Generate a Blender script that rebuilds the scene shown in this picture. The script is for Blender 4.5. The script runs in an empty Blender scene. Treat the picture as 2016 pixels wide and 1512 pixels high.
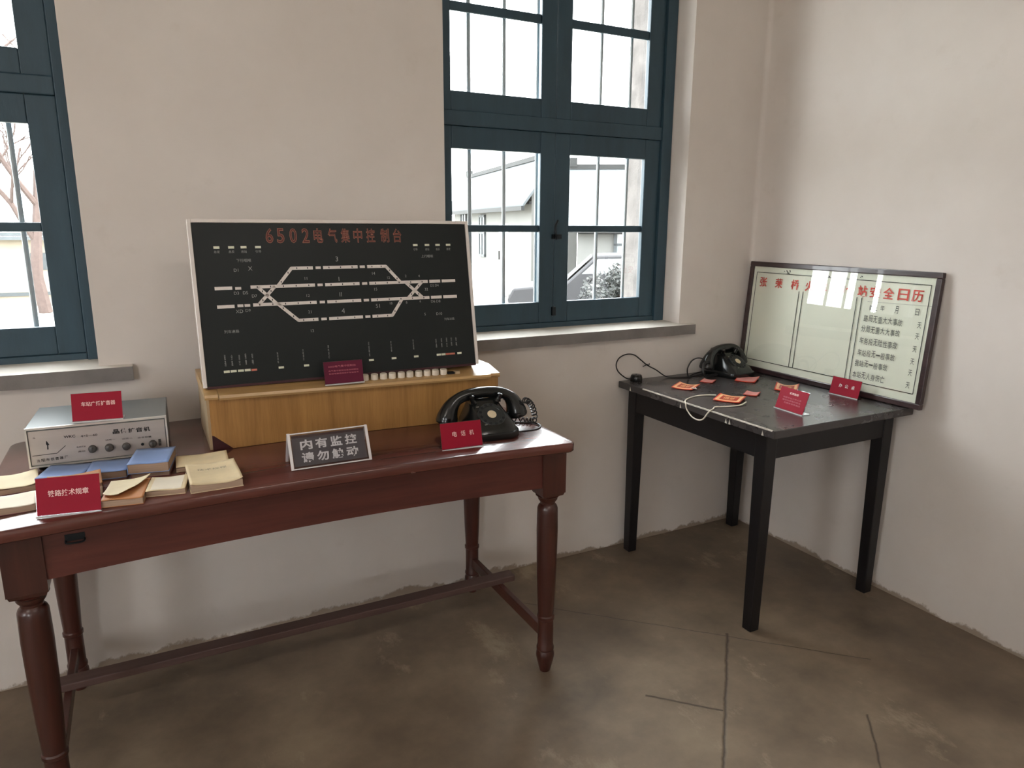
import bpy, math, random
from mathutils import Vector, Matrix, noise as mnoise
from math import sin, cos, pi, radians
random.seed(7)
sc = bpy.context.scene
COL = sc.collection

# ------------------------------------------------------------------ camera, world, light, exposure
def set_camera():
    cx, cy, cz, yaw, pitch, roll, f = -2.4643, -2.3971, 1.3848, .4795, .2187, .0054, 1402.33
    fw = Vector((sin(yaw)*cos(pitch), cos(yaw)*cos(pitch), -sin(pitch)))
    rt = Vector((cos(yaw), -sin(yaw), 0)); up = rt.cross(fw)
    r2 = rt*cos(roll)+up*sin(roll); u2 = up*cos(roll)-rt*sin(roll)
    cd = bpy.data.cameras.new('camera'); cd.sensor_width = 36; cd.lens = 36*f/2016
    cd.clip_start = .05; cd.clip_end = 500
    o = bpy.data.objects.new('camera', cd); COL.objects.link(o)
    M = Matrix((r2, u2, -fw)).transposed().to_4x4(); M.translation = (cx, cy, cz)
    o.matrix_world = M; sc.camera = o
set_camera()
SKY = 8.6
w = bpy.data.worlds.new('overcast_sky'); sc.world = w; w.use_nodes = True
bg = w.node_tree.nodes['Background']; bg.inputs[0].default_value = (.97, .985, 1, 1); bg.inputs[1].default_value = SKY
sc.view_settings.view_transform = 'Standard'; sc.view_settings.look = 'None'
sc.view_settings.exposure = 1.45; sc.view_settings.gamma = 1.0
try: sc.view_settings.use_curve_mapping = False
except Exception: pass
sc.cycles.max_bounces = 14; sc.cycles.diffuse_bounces = 8; sc.cycles.transparent_max_bounces = 24
sc.cycles.caustics_reflective = False; sc.cycles.caustics_refractive = False
sc.cycles.sample_clamp_indirect = 6

sl = bpy.data.lights.new('sun', 'SUN'); sl.energy = 9; sl.angle = radians(4); sl.color = (1, .96, .9)
so_ = bpy.data.objects.new('sun', sl); COL.objects.link(so_); so_.rotation_euler = Vector((.57, -.10, .82)).to_track_quat('Z', 'Y').to_euler()

def portal(x0, x1, z0, z1, y, axis='y', flip=False):
    l = bpy.data.lights.new('window_portal', 'AREA'); l.shape = 'RECTANGLE'; l.size = x1-x0; l.size_y = z1-z0
    l.cycles.is_portal = True
    o = bpy.data.objects.new('window_portal', l); COL.objects.link(o)
    o.location = ((x0+x1)/2, y, (z0+z1)/2)
    o.rotation_euler = (-pi/2 if not flip else pi/2, 0, 0)

# ------------------------------------------------------------------ helpers
def lin(c): return tuple(((v/255)/12.92 if v/255 <= .04045 else ((v/255+.055)/1.055)**2.4) for v in c)+(1,)

class N:
    def __init__(s, name):
        s.m = bpy.data.materials.new(name); s.m.use_nodes = True; s.t = s.m.node_tree; s.n = s.t.nodes
        s.b = s.n['Principled BSDF']; s.out = s.n['Material Output']; s.tc = s.n.new('ShaderNodeTexCoord')
    def add(s, typ, **kw):
        n = s.n.new(typ)
        for k, v in kw.items():
            if k.startswith('i_'): n.inputs[int(k[2:])].default_value = v
            else: setattr(n, k, v)
        return n
    def link(s, a, b): s.t.links.new(a, b)
    def noise(s, scale=5, detail=4, rough=.55, stretch=None, coord='Object', off=None):
        n = s.add('ShaderNodeTexNoise'); n.inputs['Scale'].default_value = scale; n.inputs['Detail'].default_value = detail
        n.inputs['Roughness'].default_value = rough
        src = s.tc.outputs[coord]
        if stretch or off:
            mp = s.add('ShaderNodeMapping')
            if stretch: mp.inputs['Scale'].default_value = stretch
            if off: mp.inputs['Location'].default_value = off
            s.link(src, mp.inputs[0]); src = mp.outputs[0]
        s.link(src, n.inputs['Vector']); return n.outputs['Fac']
    def ramp(s, fac, stops):
        r = s.add('ShaderNodeValToRGB'); e = r.color_ramp.elements
        while len(e) < len(stops): e.new(.5)
        for el, (p, c) in zip(e, stops): el.position = p; el.color = c if len(c) == 4 else tuple(c)+(1,)
        s.link(fac, r.inputs[0]); return r.outputs[0]
    def math(s, op, a, b=None, c=None, clamp=False):
        n = s.add('ShaderNodeMath', operation=op); n.use_clamp = clamp
        for i, v in enumerate((a, b, c)):
            if v is None: continue
            if isinstance(v, (int, float)): n.inputs[i].default_value = v
            else: s.link(v, n.inputs[i])
        return n.outputs[0]
    def mix(s, fac, a, b):
        n = s.add('ShaderNodeMix', data_type='RGBA')
        for i, v in ((0, fac), (6, a), (7, b)):
            if isinstance(v, (int, float)): n.inputs[i].default_value = v
            elif isinstance(v, tuple): n.inputs[i].default_value = v
            else: s.link(v, n.inputs[i])
        return n.outputs[2]
    def sep(s, coord='Object'):
        n = s.add('ShaderNodeSeparateXYZ'); s.link(s.tc.outputs[coord], n.inputs[0]); return n.outputs
    def bump(s, h, strength=.2, dist=.01):
        b = s.add('ShaderNodeBump'); b.inputs['Strength'].default_value = strength; b.inputs['Distance'].default_value = dist
        s.link(h, b.inputs['Height']); s.link(b.outputs[0], s.b.inputs['Normal'])
    def set(s, rough=.5, spec=.5, metal=0, coat=0):
        s.b.inputs['Roughness'].default_value = rough; s.b.inputs['Specular IOR Level'].default_value = spec
        s.b.inputs['Metallic'].default_value = metal; s.b.inputs['Coat Weight'].default_value = coat; return s
    def col(s, c):
        if isinstance(c, tuple): s.b.inputs['Base Color'].default_value = c
        else: s.link(c, s.b.inputs['Base Color'])
        return s

def plain(name, c, rough=.5, spec=.5, metal=0, var=.12, scale=8, bump=0, coat=0, stretch=None, detail=4, roughvar=0):
    n = N(name); n.set(rough, spec, metal, coat); C = lin(c)
    a = tuple(v*(1-var) for v in C[:3])+(1,); b = tuple(min(1, v*(1+var)) for v in C[:3])+(1,)
    f = n.noise(scale, detail, .6, stretch); n.col(n.ramp(f, [(.3, a), (.7, b)]))
    if bump: n.bump(n.noise(scale*6, 4, .6, stretch), bump, .004)
    if roughvar:
        g = n.noise(scale*1.7, 5, .65, off=(3, 5, 1))
        n.link(n.math('MULTIPLY_ADD', g, roughvar, rough-roughvar/2), n.b.inputs['Roughness'])
    return n.m

def wood(name, c1, c2, rough=.35, axis='x', scale=18, coat=0, bump=.05, roughvar=.0, spec=.5):
    n = N(name); n.set(rough, spec, 0, coat)
    st = {'x': (.06, 1, 1), 'y': (1, .06, 1), 'z': (1, 1, .06)}[axis]
    f = n.noise(scale, 6, .6, st); g = n.noise(scale*6, 3, .6, st); h = n.noise(2.5, 3, .5)
    m = n.math('ADD', n.math('MULTIPLY', f, .55), n.math('MULTIPLY', g, .25)); m = n.math('ADD', m, n.math('MULTIPLY', h, .25))
    n.col(n.ramp(m, [(.36, lin(c1)), (.66, lin(c2))])); n.bump(g, bump, .002)
    if roughvar:
        q = n.noise(9, 5, .65, off=(3, 5, 1)); n.link(n.math('MULTIPLY_ADD', q, roughvar, rough-roughvar/2), n.b.inputs['Roughness'])
    return n.m

def line_mask(n, sx, sy, A, B, width, wob):
    (ax, ay), (bx, by) = A, B; L = math.hypot(bx-ax, by-ay); ux, uy = (bx-ax)/L, (by-ay)/L
    dx = n.math('SUBTRACT', sx, ax); dy = n.math('SUBTRACT', sy, ay)
    al = n.math('ADD', n.math('MULTIPLY', dx, ux), n.math('MULTIPLY', dy, uy))
    pr = n.math('ADD', n.math('MULTIPLY', dx, -uy), n.math('MULTIPLY', dy, ux))
    pr = n.math('ABSOLUTE', n.math('ADD', pr, wob))
    m = n.math('SUBTRACT', 1, n.math('DIVIDE', pr, width), clamp=True)
    e = n.math('MULTIPLY', n.math('GREATER_THAN', al, 0), n.math('LESS_THAN', al, L))
    return n.math('MULTIPLY', m, e)

# --- materials
def floor_mat():
    n = N('worn_concrete_floor'); n.set(.55, .35)
    s = n.sep(); sx, sy = s[0], s[1]
    f = n.noise(2.2, 8, .62); g = n.noise(1.1, 5, .6, off=(5, 2, 0)); k = n.noise(60, 3, .7); sw = n.noise(4.5, 9, .7, (1, .55, 1), off=(1, 7, 0))
    base = n.ramp(f, [(.3, lin((88, 77, 65))), (.5, lin((122, 107, 90))), (.72, lin((152, 136, 115)))])
    base = n.mix(n.math('MULTIPLY', n.ramp(g, [(.45, (0, 0, 0)), (.75, (1, 1, 1))]), .5), base, lin((86, 74, 65)))
    base = n.mix(n.math('MULTIPLY', n.ramp(sw, [(.58, (0, 0, 0)), (.68, (1, 1, 1))]), .55), base, lin((172, 158, 136)))
    wob = n.math('MULTIPLY', n.math('SUBTRACT', n.noise(9, 4, .6), .5), .018)
    lines = None
    for A, B, wd in [((-.76, -.76), (-1.9, -1.91), .007), ((-1.225, -.90), (-1.065, -1.06), .0055), ((-.70, -1.265), (-.90, -1.46), .005),
                     ((-.45, -1.09), (-1.3, -.26), .003), ((-2.3, -.9), (-1.6, -1.6), .002)]:
        m = line_mask(n, sx, sy, A, B, wd, wob)
        lines = m if lines is None else n.math('MAXIMUM', lines, m)
    base = n.mix(n.math('MULTIPLY', lines, .85), base, lin((52, 42, 34)))
    n.col(n.mix(n.math('MULTIPLY', n.math('GREATER_THAN', k, .74), .25), base, lin((150, 140, 125))))
    n.link(n.math('MULTIPLY_ADD', f, .25, .42), n.b.inputs['Roughness'])
    h = n.math('SUBTRACT', n.noise(7, 7, .65), n.math('MULTIPLY', lines, 1.2)); n.bump(h, .25, .006); return n.m

def wall_mat():
    n = N('aged_white_plaster'); n.set(.85, .2)
    s = n.sep('Object'); z = s[2]
    f = n.noise(1.6, 6, .6); g = n.noise(7, 6, .65, off=(4, 4, 4)); fine = n.noise(90, 4, .6)
    base = n.ramp(f, [(.3, lin((205, 197, 190))), (.7, lin((216, 209, 203)))])
    base = n.mix(n.math('MULTIPLY', n.ramp(g, [(.6, (0, 0, 0)), (.75, (1, 1, 1))]), .22), base, lin((184, 172, 160)))
    rag = n.math('MULTIPLY', n.math('SUBTRACT', n.noise(3.2, 9, .74, (1, 1, .9)), .5), .16)
    zz = n.math('ADD', z, rag)
    dirt = n.math('SUBTRACT', 1, n.math('DIVIDE', zz, .020), clamp=True)
    base = n.mix(n.math('MULTIPLY', n.ramp(dirt, [(.0, (0, 0, 0)), (.45, (1, 1, 1))]), .8), base, lin((134, 116, 96)))
    n.col(base); n.bump(n.math('ADD', n.math('MULTIPLY', fine, .25), n.noise(3, 5, .5)), .12, .006); return n.m

def glass_mat(name, tint=(.93, .95, .95, 1), ior=1.5, boost=0.0, rough=.0):
    n = N(name); n.n.remove(n.b)
    tr = n.add('ShaderNodeBsdfTransparent'); tr.inputs[0].default_value = tint
    gl = n.add('ShaderNodeBsdfGlossy'); gl.inputs[1].default_value = rough
    fr = n.add('ShaderNodeFresnel'); fr.inputs[0].default_value = ior
    wv = n.noise(3, 2, .5); bp = n.add('ShaderNodeBump'); bp.inputs['Strength'].default_value = .04; bp.inputs['Distance'].default_value = .002
    n.link(wv, bp.inputs['Height']); n.link(bp.outputs[0], gl.inputs['Normal'])
    mx = n.add('ShaderNodeMixShader')
    ge = n.add('ShaderNodeNewGeometry')
    fac = n.math('MULTIPLY', n.math('MULTIPLY', fr.outputs[0], 1.8, clamp=True), n.math('SUBTRACT', 1, ge.outputs['Backfacing']))
    n.link(fac, mx.inputs[0]); n.link(tr.outputs[0], mx.inputs[1]); n.link(gl.outputs[0], mx.inputs[2])
    n.link(mx.outputs[0], n.out.inputs[0]); return n.m

M = {}
M['floor'] = floor_mat(); M['wall'] = wall_mat()
M['ceiling'] = plain('ceiling_plaster', (214, 208, 198), .9, .2, var=.04, scale=2)
M['brick'] = plain('exterior_brick', (96, 92, 90), .9, .2, var=.3, scale=9, bump=.4)
M['teal'] = plain('dark_teal_paint', (46, 68, 80), .45, .4, var=.15, scale=6, bump=.08, stretch=(3, 3, .6))
M['iron'] = plain('painted_iron_bar', (168, 172, 174), .6, .4, var=.1)
M['sillgrey'] = plain('grey_cement_paint', (126, 121, 118), .8, .25, var=.2, scale=7, bump=.25, detail=8)
M['silltop'] = plain('white_sill_paint', (205, 200, 192), .6, .3, var=.08, scale=6, bump=.1)
M['glass'] = glass_mat('window_glass'); M['pglass'] = glass_mat('picture_glass', (.99, .995, .99, 1), 1.5)
M['desk_top'] = wood('varnished_red_wood_top', (70, 38, 33), (104, 58, 50), .24, 'x', 14, coat=.35, bump=.05, roughvar=.18)
M['desk'] = wood('varnished_red_wood', (68, 32, 27), (98, 50, 42), .36, 'x', 14, coat=.2)
M['desk_leg'] = wood('varnished_red_wood_leg', (50, 24, 19), (76, 38, 29), .34, 'z', 14, coat=.2)
M['desk_stretch'] = wood('dusty_red_wood', (66, 46, 42), (88, 66, 60), .6, 'x', 14)
M['black_top'] = plain('black_lacquer_tabletop', (60, 56, 56), .27, .5, var=.14, scale=5, bump=.02, coat=0, roughvar=.05, detail=4)
M['black'] = plain('black_painted_wood', (20, 18, 20), .42, .4, var=.2, scale=10, bump=.05)
M['edge_glint_wear'] = plain('pale_edge_glint_wear', (206, 200, 190), .4, .5, var=.3, scale=20)  # pale tone shared by the painted edge glint and the real chips
M['dkmetal'] = plain('dark_metal', (40, 44, 48), .35, .5, metal=.7)
M['oak'] = wood('honey_oak_veneer', (134, 94, 50), (176, 132, 76), .38, 'z', 30, bump=.04)
M['oak_x'] = wood('honey_oak_veneer_lid', (150, 118, 76), (194, 158, 106), .3, 'x', 26, bump=.04)
M['oak_pale'] = wood('pale_edge_wood', (150, 128, 100), (178, 156, 124), .45, 'z', 20)
M['maroon'] = plain('dark_maroon_board', (58, 22, 26), .5, .4, var=.15)
M['panel_black'] = plain('black_control_panel', (20, 25, 25), .45, .3, var=.12, scale=3)
M['frame_white'] = plain('off_white_paint', (214, 206, 200), .5, .4, var=.05, scale=6)
M['case_grey'] = plain('grey_case_paint', (150, 138, 126), .6, .3, var=.08)
M['mark_white'] = plain('white_enamel_strip', (214, 206, 200), .4, .4, var=.06, scale=30)
M['mark_cream'] = plain('cream_lamp_lens', (210, 212, 190), .35, .5, var=.08, scale=30)
M['mark_red'] = plain('faded_red_lens', (190, 110, 92), .4, .4, var=.08, scale=30)
M['ink_black'] = plain('black_ink', (22, 22, 24), .6, .3, var=.1)
M['ink_grey'] = plain('faded_white_lettering', (150, 152, 150), .6, .3, var=.25, scale=60)
M['title_fill'] = plain('dark_red_lettering', (92, 44, 38), .5, .3, var=.25, scale=50)
M['title_edge'] = plain('copper_lettering_edge', (160, 104, 84), .5, .4, var=.2, scale=60)
M['button'] = plain('ivory_plastic', (206, 196, 180), .35, .5, var=.06)
M['bakelite'] = plain('black_bakelite', (20, 22, 22), .22, .5, var=.15, scale=12, coat=.15)
M['dial'] = plain('black_dial_face', (30, 33, 33), .35, .5, var=.1)
M['cream'] = plain('cream_dial_card', (206, 190, 160), .6, .3, var=.08, scale=30)
M['cord'] = plain('black_rubber_cord', (22, 20, 20), .4, .5, var=.1)
M['speck'] = plain('chrome_screw', (200, 200, 196), .25, .5, metal=.9)
M['red'] = plain('crimson_card', (146, 18, 42), .6, .2, var=.05, scale=5)
M['red_dull'] = plain('dull_maroon_card', (92, 26, 48), .6, .2, var=.08)
M['acrylic'] = glass_mat('clear_acrylic', (.94, .95, .96, 1), 1.49)
M['acr_edge'] = plain('frosted_acrylic_edge', (196, 192, 192), .25, .6, var=.08, scale=20)
M['sign_grey'] = plain('dark_grey_card', (74, 66, 70), .5, .4, var=.05, scale=6)
M['white_ink'] = plain('white_ink', (222, 214, 214), .55, .3, var=.04, scale=40)
M['pink_ink'] = plain('pale_pink_ink', (236, 196, 192), .55, .3, var=.04, scale=40)
M['faint_ink'] = plain('faint_rose_ink', (190, 110, 122), .6, .3, var=.1, scale=60)
M['amp_grey'] = plain('grey_painted_steel', (104, 108, 108), .32, .5, metal=.35, var=.08, scale=5)
M['amp_face'] = plain('brushed_aluminium', (172, 164, 158), .42, .5, metal=.35, var=.05, scale=40, stretch=(.05, 1, 1))
M['amp_rim'] = plain('bright_aluminium_rim', (206, 202, 196), .3, .5, metal=.5, var=.05)
M['knob'] = plain('grey_black_knob', (66, 62, 58), .35, .5, var=.15, scale=40)
M['blue'] = plain('powder_blue_cover', (130, 156, 204), .4, .4, var=.1, scale=9)
M['pages'] = plain('aged_page_edges', (166, 142, 122), .8, .2, var=.14, scale=90, stretch=(.1, .1, 3))
M['paper'] = plain('cream_paper', (222, 208, 176), .7, .2, var=.07, scale=12)
M['paper_white'] = plain('pale_paper', (226, 216, 198), .7, .2, var=.06, scale=14)
M['paper_tan'] = plain('tan_booklet_cover', (218, 200, 164), .7, .2, var=.1, scale=14)
M['kraft'] = plain('orange_brown_cover', (176, 120, 76), .6, .3, var=.12, scale=10)
M['maroon_cover'] = plain('maroon_book_cover', (120, 66, 76), .5, .4, var=.1)
M['print_grey'] = plain('faded_print', (150, 140, 122), .8, .2, var=.1)
M['badge_red'] = plain('scarlet_badge', (206, 62, 36), .35, .5, var=.08, scale=20)
M['badge_gold'] = plain('gold_badge_border', (246, 190, 140), .35, .5, var=.06, scale=20)
M['badge_dark'] = plain('dark_red_badge_center', (172, 50, 32), .4, .5, var=.08)
M['badge_pink_sheen'] = plain('pink_sheen_badge', (216, 146, 140), .35, .5, var=.08, scale=20)  # glossy red badge with the window reflection painted in as pink
M['string'] = plain('white_cotton_string', (226, 218, 204), .8, .2, var=.06)
M['brown_frame'] = wood('dark_brown_frame', (34, 22, 24), (66, 48, 48), .3, 'y', 20, coat=.2)
M['green_paper'] = plain('pale_green_paper', (238, 240, 224), .75, .2, var=.05, scale=3, bump=.1, detail=6)
M['title_red'] = plain('brushed_red_paint', (206, 74, 60), .6, .3, var=.12, scale=30)
M['ink'] = plain('grey_brush_ink', (96, 98, 92), .7, .2, var=.2, scale=40)
M['rule_ink'] = plain('dark_ruling', (34, 42, 36), .7, .2, var=.1)
M['ground'] = plain('pale_yard_concrete', (150, 148, 140), .9, .2, var=.1, scale=.6)
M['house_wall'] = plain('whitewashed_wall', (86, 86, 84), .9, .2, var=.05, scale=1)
M['roof'] = plain('grey_roof_tile', (66, 70, 72), .8, .2, var=.12, scale=2, stretch=(6, 1, 1))
M['eave'] = plain('dark_eave_board', (30, 31, 31), .8, .2)
M['tanwall'] = plain('tan_yard_wall', (112, 104, 92), .9, .2, var=.08, scale=1)
M['trim_grey'] = plain('grey_window_trim', (50, 54, 56), .7, .3)
M['car'] = plain('grey_car_paint', (34, 34, 36), .7, .2, var=.08)
M['car_glass'] = plain('pale_windscreen', (110, 116, 118), .1, .6)
M['tyre'] = plain('tyre_rubber', (30, 30, 30), .8, .2)
M['leaf'] = plain('dark_evergreen_leaf', (16, 20, 18), .6, .3, var=.35, scale=7)
M['bark'] = plain('bare_grey_bark', (60, 50, 47), .9, .2, var=.2, scale=10)

class MB:
    def __init__(s): s.v = []; s.f = []; s.fm = []; s.mats = []; s.cur = 0; s.X = Matrix.Identity(4)
    def use(s, m):
        if m not in s.mats: s.mats.append(m)
        s.cur = s.mats.index(m); return s
    def at(s, X): s.X = X; return s
    def raw(s, vs, fs):
        k = len(s.v); s.v += [s.X @ Vector(p) for p in vs]
        for f in fs: s.f.append([i+k for i in f]); s.fm.append(s.cur)
        return s
    def box(s, x0, x1, y0, y1, z0, z1):
        if x0 > x1: x0, x1 = x1, x0
        if y0 > y1: y0, y1 = y1, y0
        if z0 > z1: z0, z1 = z1, z0
        v = [(x, y, z) for z in (z0, z1) for y in (y0, y1) for x in (x0, x1)]
        return s.raw(v, [(0, 2, 3, 1), (4, 5, 7, 6), (0, 1, 5, 4), (2, 6, 7, 3), (0, 4, 6, 2), (1, 3, 7, 5)])
    def hexa(s, b, t):   # bottom quad ccw from above, top quad
        return s.raw(list(b)+list(t), [(3, 2, 1, 0), (4, 5, 6, 7), (0, 1, 5, 4), (1, 2, 6, 5), (2, 3, 7, 6), (3, 0, 4, 7)])
    def prism(s, pts, z0, z1):
        n = len(pts); v = [(x, y, z0) for x, y in pts]+[(x, y, z1) for x, y in pts]
        return s.raw(v, [tuple(range(n-1, -1, -1)), tuple(range(n, 2*n))]+[(i, (i+1) % n, n+(i+1) % n, n+i) for i in range(n)])
    def rings(s, R, cap0=True, cap1=True, loop=False):
        n = len(R[0]); v = [p for r in R for p in r]; m = len(R); f = []
        for j in range(m if loop else m-1):
            a, b = j*n, ((j+1) % m)*n
            for i in range(n): f.append((a+i, a+(i+1) % n, b+(i+1) % n, b+i))
        if cap0 and not loop: f.append(tuple(range(n-1, -1, -1)))
        if cap1 and not loop: f.append(tuple(range((m-1)*n, m*n)))
        return s.raw(v, f)
    def lathe(s, prof, n=24, c=(0, 0)):
        return s.rings([[(c[0]+r*cos(2*pi*i/n), c[1]+r*sin(2*pi*i/n), z) for i in range(n)] for r, z in prof])
    def tube(s, pts, r, n=8, loop=False):
        P = [Vector(p) for p in pts]; m = len(P); rr = r if isinstance(r, (list, tuple)) else [r]*m
        T = []
        for i in range(m):
            a = P[(i-1) % m] if (loop or i > 0) else P[i]; b = P[(i+1) % m] if (loop or i < m-1) else P[i]
            T.append((b-a).normalized())
        up = Vector((0, 0, 1)) if abs(T[0].z) < .9 else Vector((1, 0, 0))
        u = T[0].cross(up).normalized(); R = []
        for i in range(m):
            if i: u = (u-T[i]*u.dot(T[i])).normalized()
            v = T[i].cross(u)
            R.append([tuple(P[i]+(u*cos(2*pi*k/n)+v*sin(2*pi*k/n))*rr[i]) for k in range(n)])
        return s.rings(R, loop=loop)
    def strip(s, pts, wd, t=.001, z=0):   # flat line in the local xy plane
        for (ax, ay), (bx, by) in zip(pts[:-1], pts[1:]):
            L = math.hypot(bx-ax, by-ay)
            if L < 1e-6: continue
            ux, uy = (bx-ax)/L, (by-ay)/L; h = wd/2; e = h*.0
            q = [(ax-ux*e-uy*h*-1*-1, ay-uy*e+ux*h*-1), (bx+ux*e-uy*h*-1*-1, by+uy*e+ux*h*-1), (bx+ux*e-uy*h, by+uy*e+ux*h), (ax-ux*e-uy*h, ay-uy*e+ux*h)]
            q[0] = (ax+uy*h, ay-ux*h); q[1] = (bx+uy*h, by-ux*h)
            s.prism(q, z, z+t)
        return s
    def grid(s, fn, nu, nv):
        v = [fn(i/nu, j/nv) for j in range(nv+1) for i in range(nu+1)]
        return s.raw(v, [(j*(nu+1)+i, j*(nu+1)+i+1, (j+1)*(nu+1)+i+1, (j+1)*(nu+1)+i) for j in range(nv) for i in range(nu)])
    def text(s, body, x, y, h, wd=None, bold=0, z=0, t=.0006, rot=0):
        me, bb = glyphs(body, bold)
        x0, x1, y0, y1 = bb; k = h/(y1-y0); kx = (wd/(x1-x0)) if wd else k
        c, sn = cos(rot), sin(rot); vs = []
        for p in me.vertices:
            a, b = (p.co.x-(x0+x1)/2)*kx, (p.co.y-(y0+y1)/2)*k
            vs.append((x+a*c-b*sn, y+a*sn+b*c, z+t))
        return s.raw(vs, [tuple(q.vertices) for q in me.polygons])
    def build(s, name, parent=None, mat=None, smooth=False, bevel=0, seg=2, angle=35, loc=None):
        me = bpy.data.meshes.new(name); me.from_pydata([tuple(p) for p in s.v], [], s.f)
        for m in (s.mats if s.mats else [mat]): me.materials.append(m if not isinstance(m, str) else M[m])
        if s.mats: me.polygons.foreach_set('material_index', s.fm)
        me.validate()
        if smooth:
            me.polygons.foreach_set('use_smooth', [True]*len(me.polygons)); me.set_sharp_from_angle(angle=radians(angle))
        me.update()
        o = bpy.data.objects.new(name, me); COL.objects.link(o)
        if parent is not None: o.parent = parent
        if loc: o.location = loc
        if bevel:
            b = o.modifiers.new('bevel', 'BEVEL'); b.width = bevel; b.segments = seg; b.limit_method = 'ANGLE'; b.angle_limit = radians(40)
            b.harden_normals = False
        return o
_gl = {}
def glyphs(body, bold):
    key = (body, bold)
    if key not in _gl:
        cu = bpy.data.curves.new('lettering_curve', 'FONT'); cu.body = body; cu.size = 1; cu.offset = bold; cu.resolution_u = 3
        o = bpy.data.objects.new('lettering_curve', cu); COL.objects.link(o)
        dg = bpy.context.evaluated_depsgraph_get(); dg.update()
        me = bpy.data.meshes.new_from_object(o.evaluated_get(dg))
        bpy.data.objects.remove(o); bpy.data.curves.remove(cu)
        xs = [v.co.x for v in me.vertices]; ys = [v.co.y for v in me.vertices]
        _gl[key] = (me, (min(xs), max(xs), min(ys), max(ys)))
    return _gl[key]

def thing(name, label, cat, loc=(0, 0, 0), rz=0, group=None):
    o = bpy.data.objects.new(name, None); COL.objects.link(o); o.empty_display_size = .05
    o.location = loc; o.rotation_euler = (0, 0, rz); return tag(o, label, cat, group)
def tag(o, label, cat, group=None):
    o['label'] = label; o['category'] = cat
    if group: o['group'] = group
    return o
def struct(o): o['kind'] = 'structure'; return o
def sempty(name, loc=(0, 0, 0)):
    o = bpy.data.objects.new(name, None); COL.objects.link(o); o.location = loc; return struct(o)
def dup(root, loc, rz, label, group=None):
    r = root.copy(); COL.objects.link(r); r.location = loc; r.rotation_euler = (0, 0, rz); r['label'] = label
    if group: r['group'] = group
    for ch in list(root.children):
        c = ch.copy(); COL.objects.link(c); c.parent = r
        for g in list(ch.children):
            d = g.copy(); COL.objects.link(d); d.parent = c
    return r
def face_frame(O, ex, ey):   # matrix: local x along ex, local y along ey, z out of the face
    ex = Vector(ex).normalized(); ey = Vector(ey).normalized(); ez = ex.cross(ey)
    m = Matrix((ex, ey, ez)).transposed().to_4x4(); m.translation = O; return m
def smooth_path(pts, k=6):
    P = [Vector(p) for p in pts]; out = []
    for i in range(len(P)-1):
        p0, p1, p2, p3 = P[max(i-1, 0)], P[i], P[i+1], P[min(i+2, len(P)-1)]
        for j in range(k):
            t = j/k
            out.append(.5*((2*p1)+(p2-p0)*t+(2*p0-5*p1+4*p2-p3)*t*t+(3*p1-p0-3*p2+p3)*t**3))
    out.append(P[-1]); return out

# ------------------------------------------------------------------ room
XW, YF, ZC, TH = -6.5, -5.3, 3.5, .37
WZ0, WZ1 = .972, 2.56
OPEN = [(-1.486, -.403, 0.0), (-3.66, -2.595, -2.146), (-5.83, -4.74, -4.33)]   # window openings in the back wall (x0, x1, frame shift)
ZH = 2.53
def back_wall():
    b = MB(); b.use('wall'); r = .02
    xs = sorted([XW, -r]+[v for o in OPEN for v in o[:2]])
    for i in range(len(xs)-1):
        x0, x1 = xs[i], xs[i+1]
        op = any(abs(x0-o[0]) < 1e-6 for o in OPEN)
        for z0, z1 in ((0, WZ0), (WZ0, ZH), (ZH, ZC)):
            if op and z0 == WZ0: continue
            n = max(1, int((x1-x0)/.3))
            b.raw([(x0, 0, z0), (x1, 0, z0), (x1, 0, z1), (x0, 0, z1)], [(0, 1, 2, 3)])
    # rounded inner corner of the plaster
    k = 8
    arc = [(-r+r*sin(pi/2*i/k), -r+r*cos(pi/2*i/k)) for i in range(k+1)]
    for i in range(k):
        (ax, ay), (bx, by) = arc[i], arc[i+1]
        b.raw([(ax, ay, 0), (bx, by, 0), (bx, by, ZC), (ax, ay, ZC)], [(0, 1, 2, 3)])
    for x0, x1, dx in OPEN:
        fl, fr = (-1.50+dx, -.4316+dx)
        if dx: fl, fr = x0-.01, x1+.004
        b.use('wall')
        b.raw([(x1, 0, WZ0), (fr, .10, WZ0), (fr, .10, ZH), (x1, 0, ZH)], [(0, 3, 2, 1)])
        b.raw([(x0, 0, WZ0), (fl, .10, WZ0), (fl, .10, ZH), (x0, 0, ZH)], [(0, 1, 2, 3)])
        b.raw([(x0, 0, ZH), (x1, 0, ZH), (fr, .10, ZH), (fl, .10, ZH)], [(0, 1, 2, 3)])
        b.use('brick')
        b.raw([(fr-.005, .10, .9), (fr-.005, TH, .9), (fr-.005, TH, ZH), (fr-.005, .10, ZH)], [(0, 3, 2, 1)])
        b.raw([(fl, .10, .9), (fl, TH, .9), (fl, TH, ZH), (fl, .10, ZH)], [(0, 1, 2, 3)])
        b.raw([(fl, .10, ZH), (fr, .10, ZH), (fr, TH, ZH), (fl, TH, ZH)], [(0, 1, 2, 3)])
        b.raw([(fl, .10, WZ0-.03), (fr, .10, WZ0-.03), (fr, TH, WZ0-.05), (fl, TH, WZ0-.05)], [(0, 1, 2, 3)])
    # outer skin
    b.use('brick')
    xs = [XW-TH]+sorted(v for o in OPEN for v in ((o[0]-.014, o[1]-.03) if o[2] == 0 else (o[0]-.01, o[1]+.004)))+[TH]
    for i in range(len(xs)-1):
        for z0, z1 in ((-.6, WZ0-.05), (WZ0-.05, ZH), (ZH, ZC+.3)):
            if i % 2 == 1 and z0 == WZ0-.05: continue
            b.raw([(xs[i], TH, z0), (xs[i+1], TH, z0), (xs[i+1], TH, z1), (xs[i], TH, z1)], [(3, 2, 1, 0)])
    struct(b.build('wall_back'))
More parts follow.
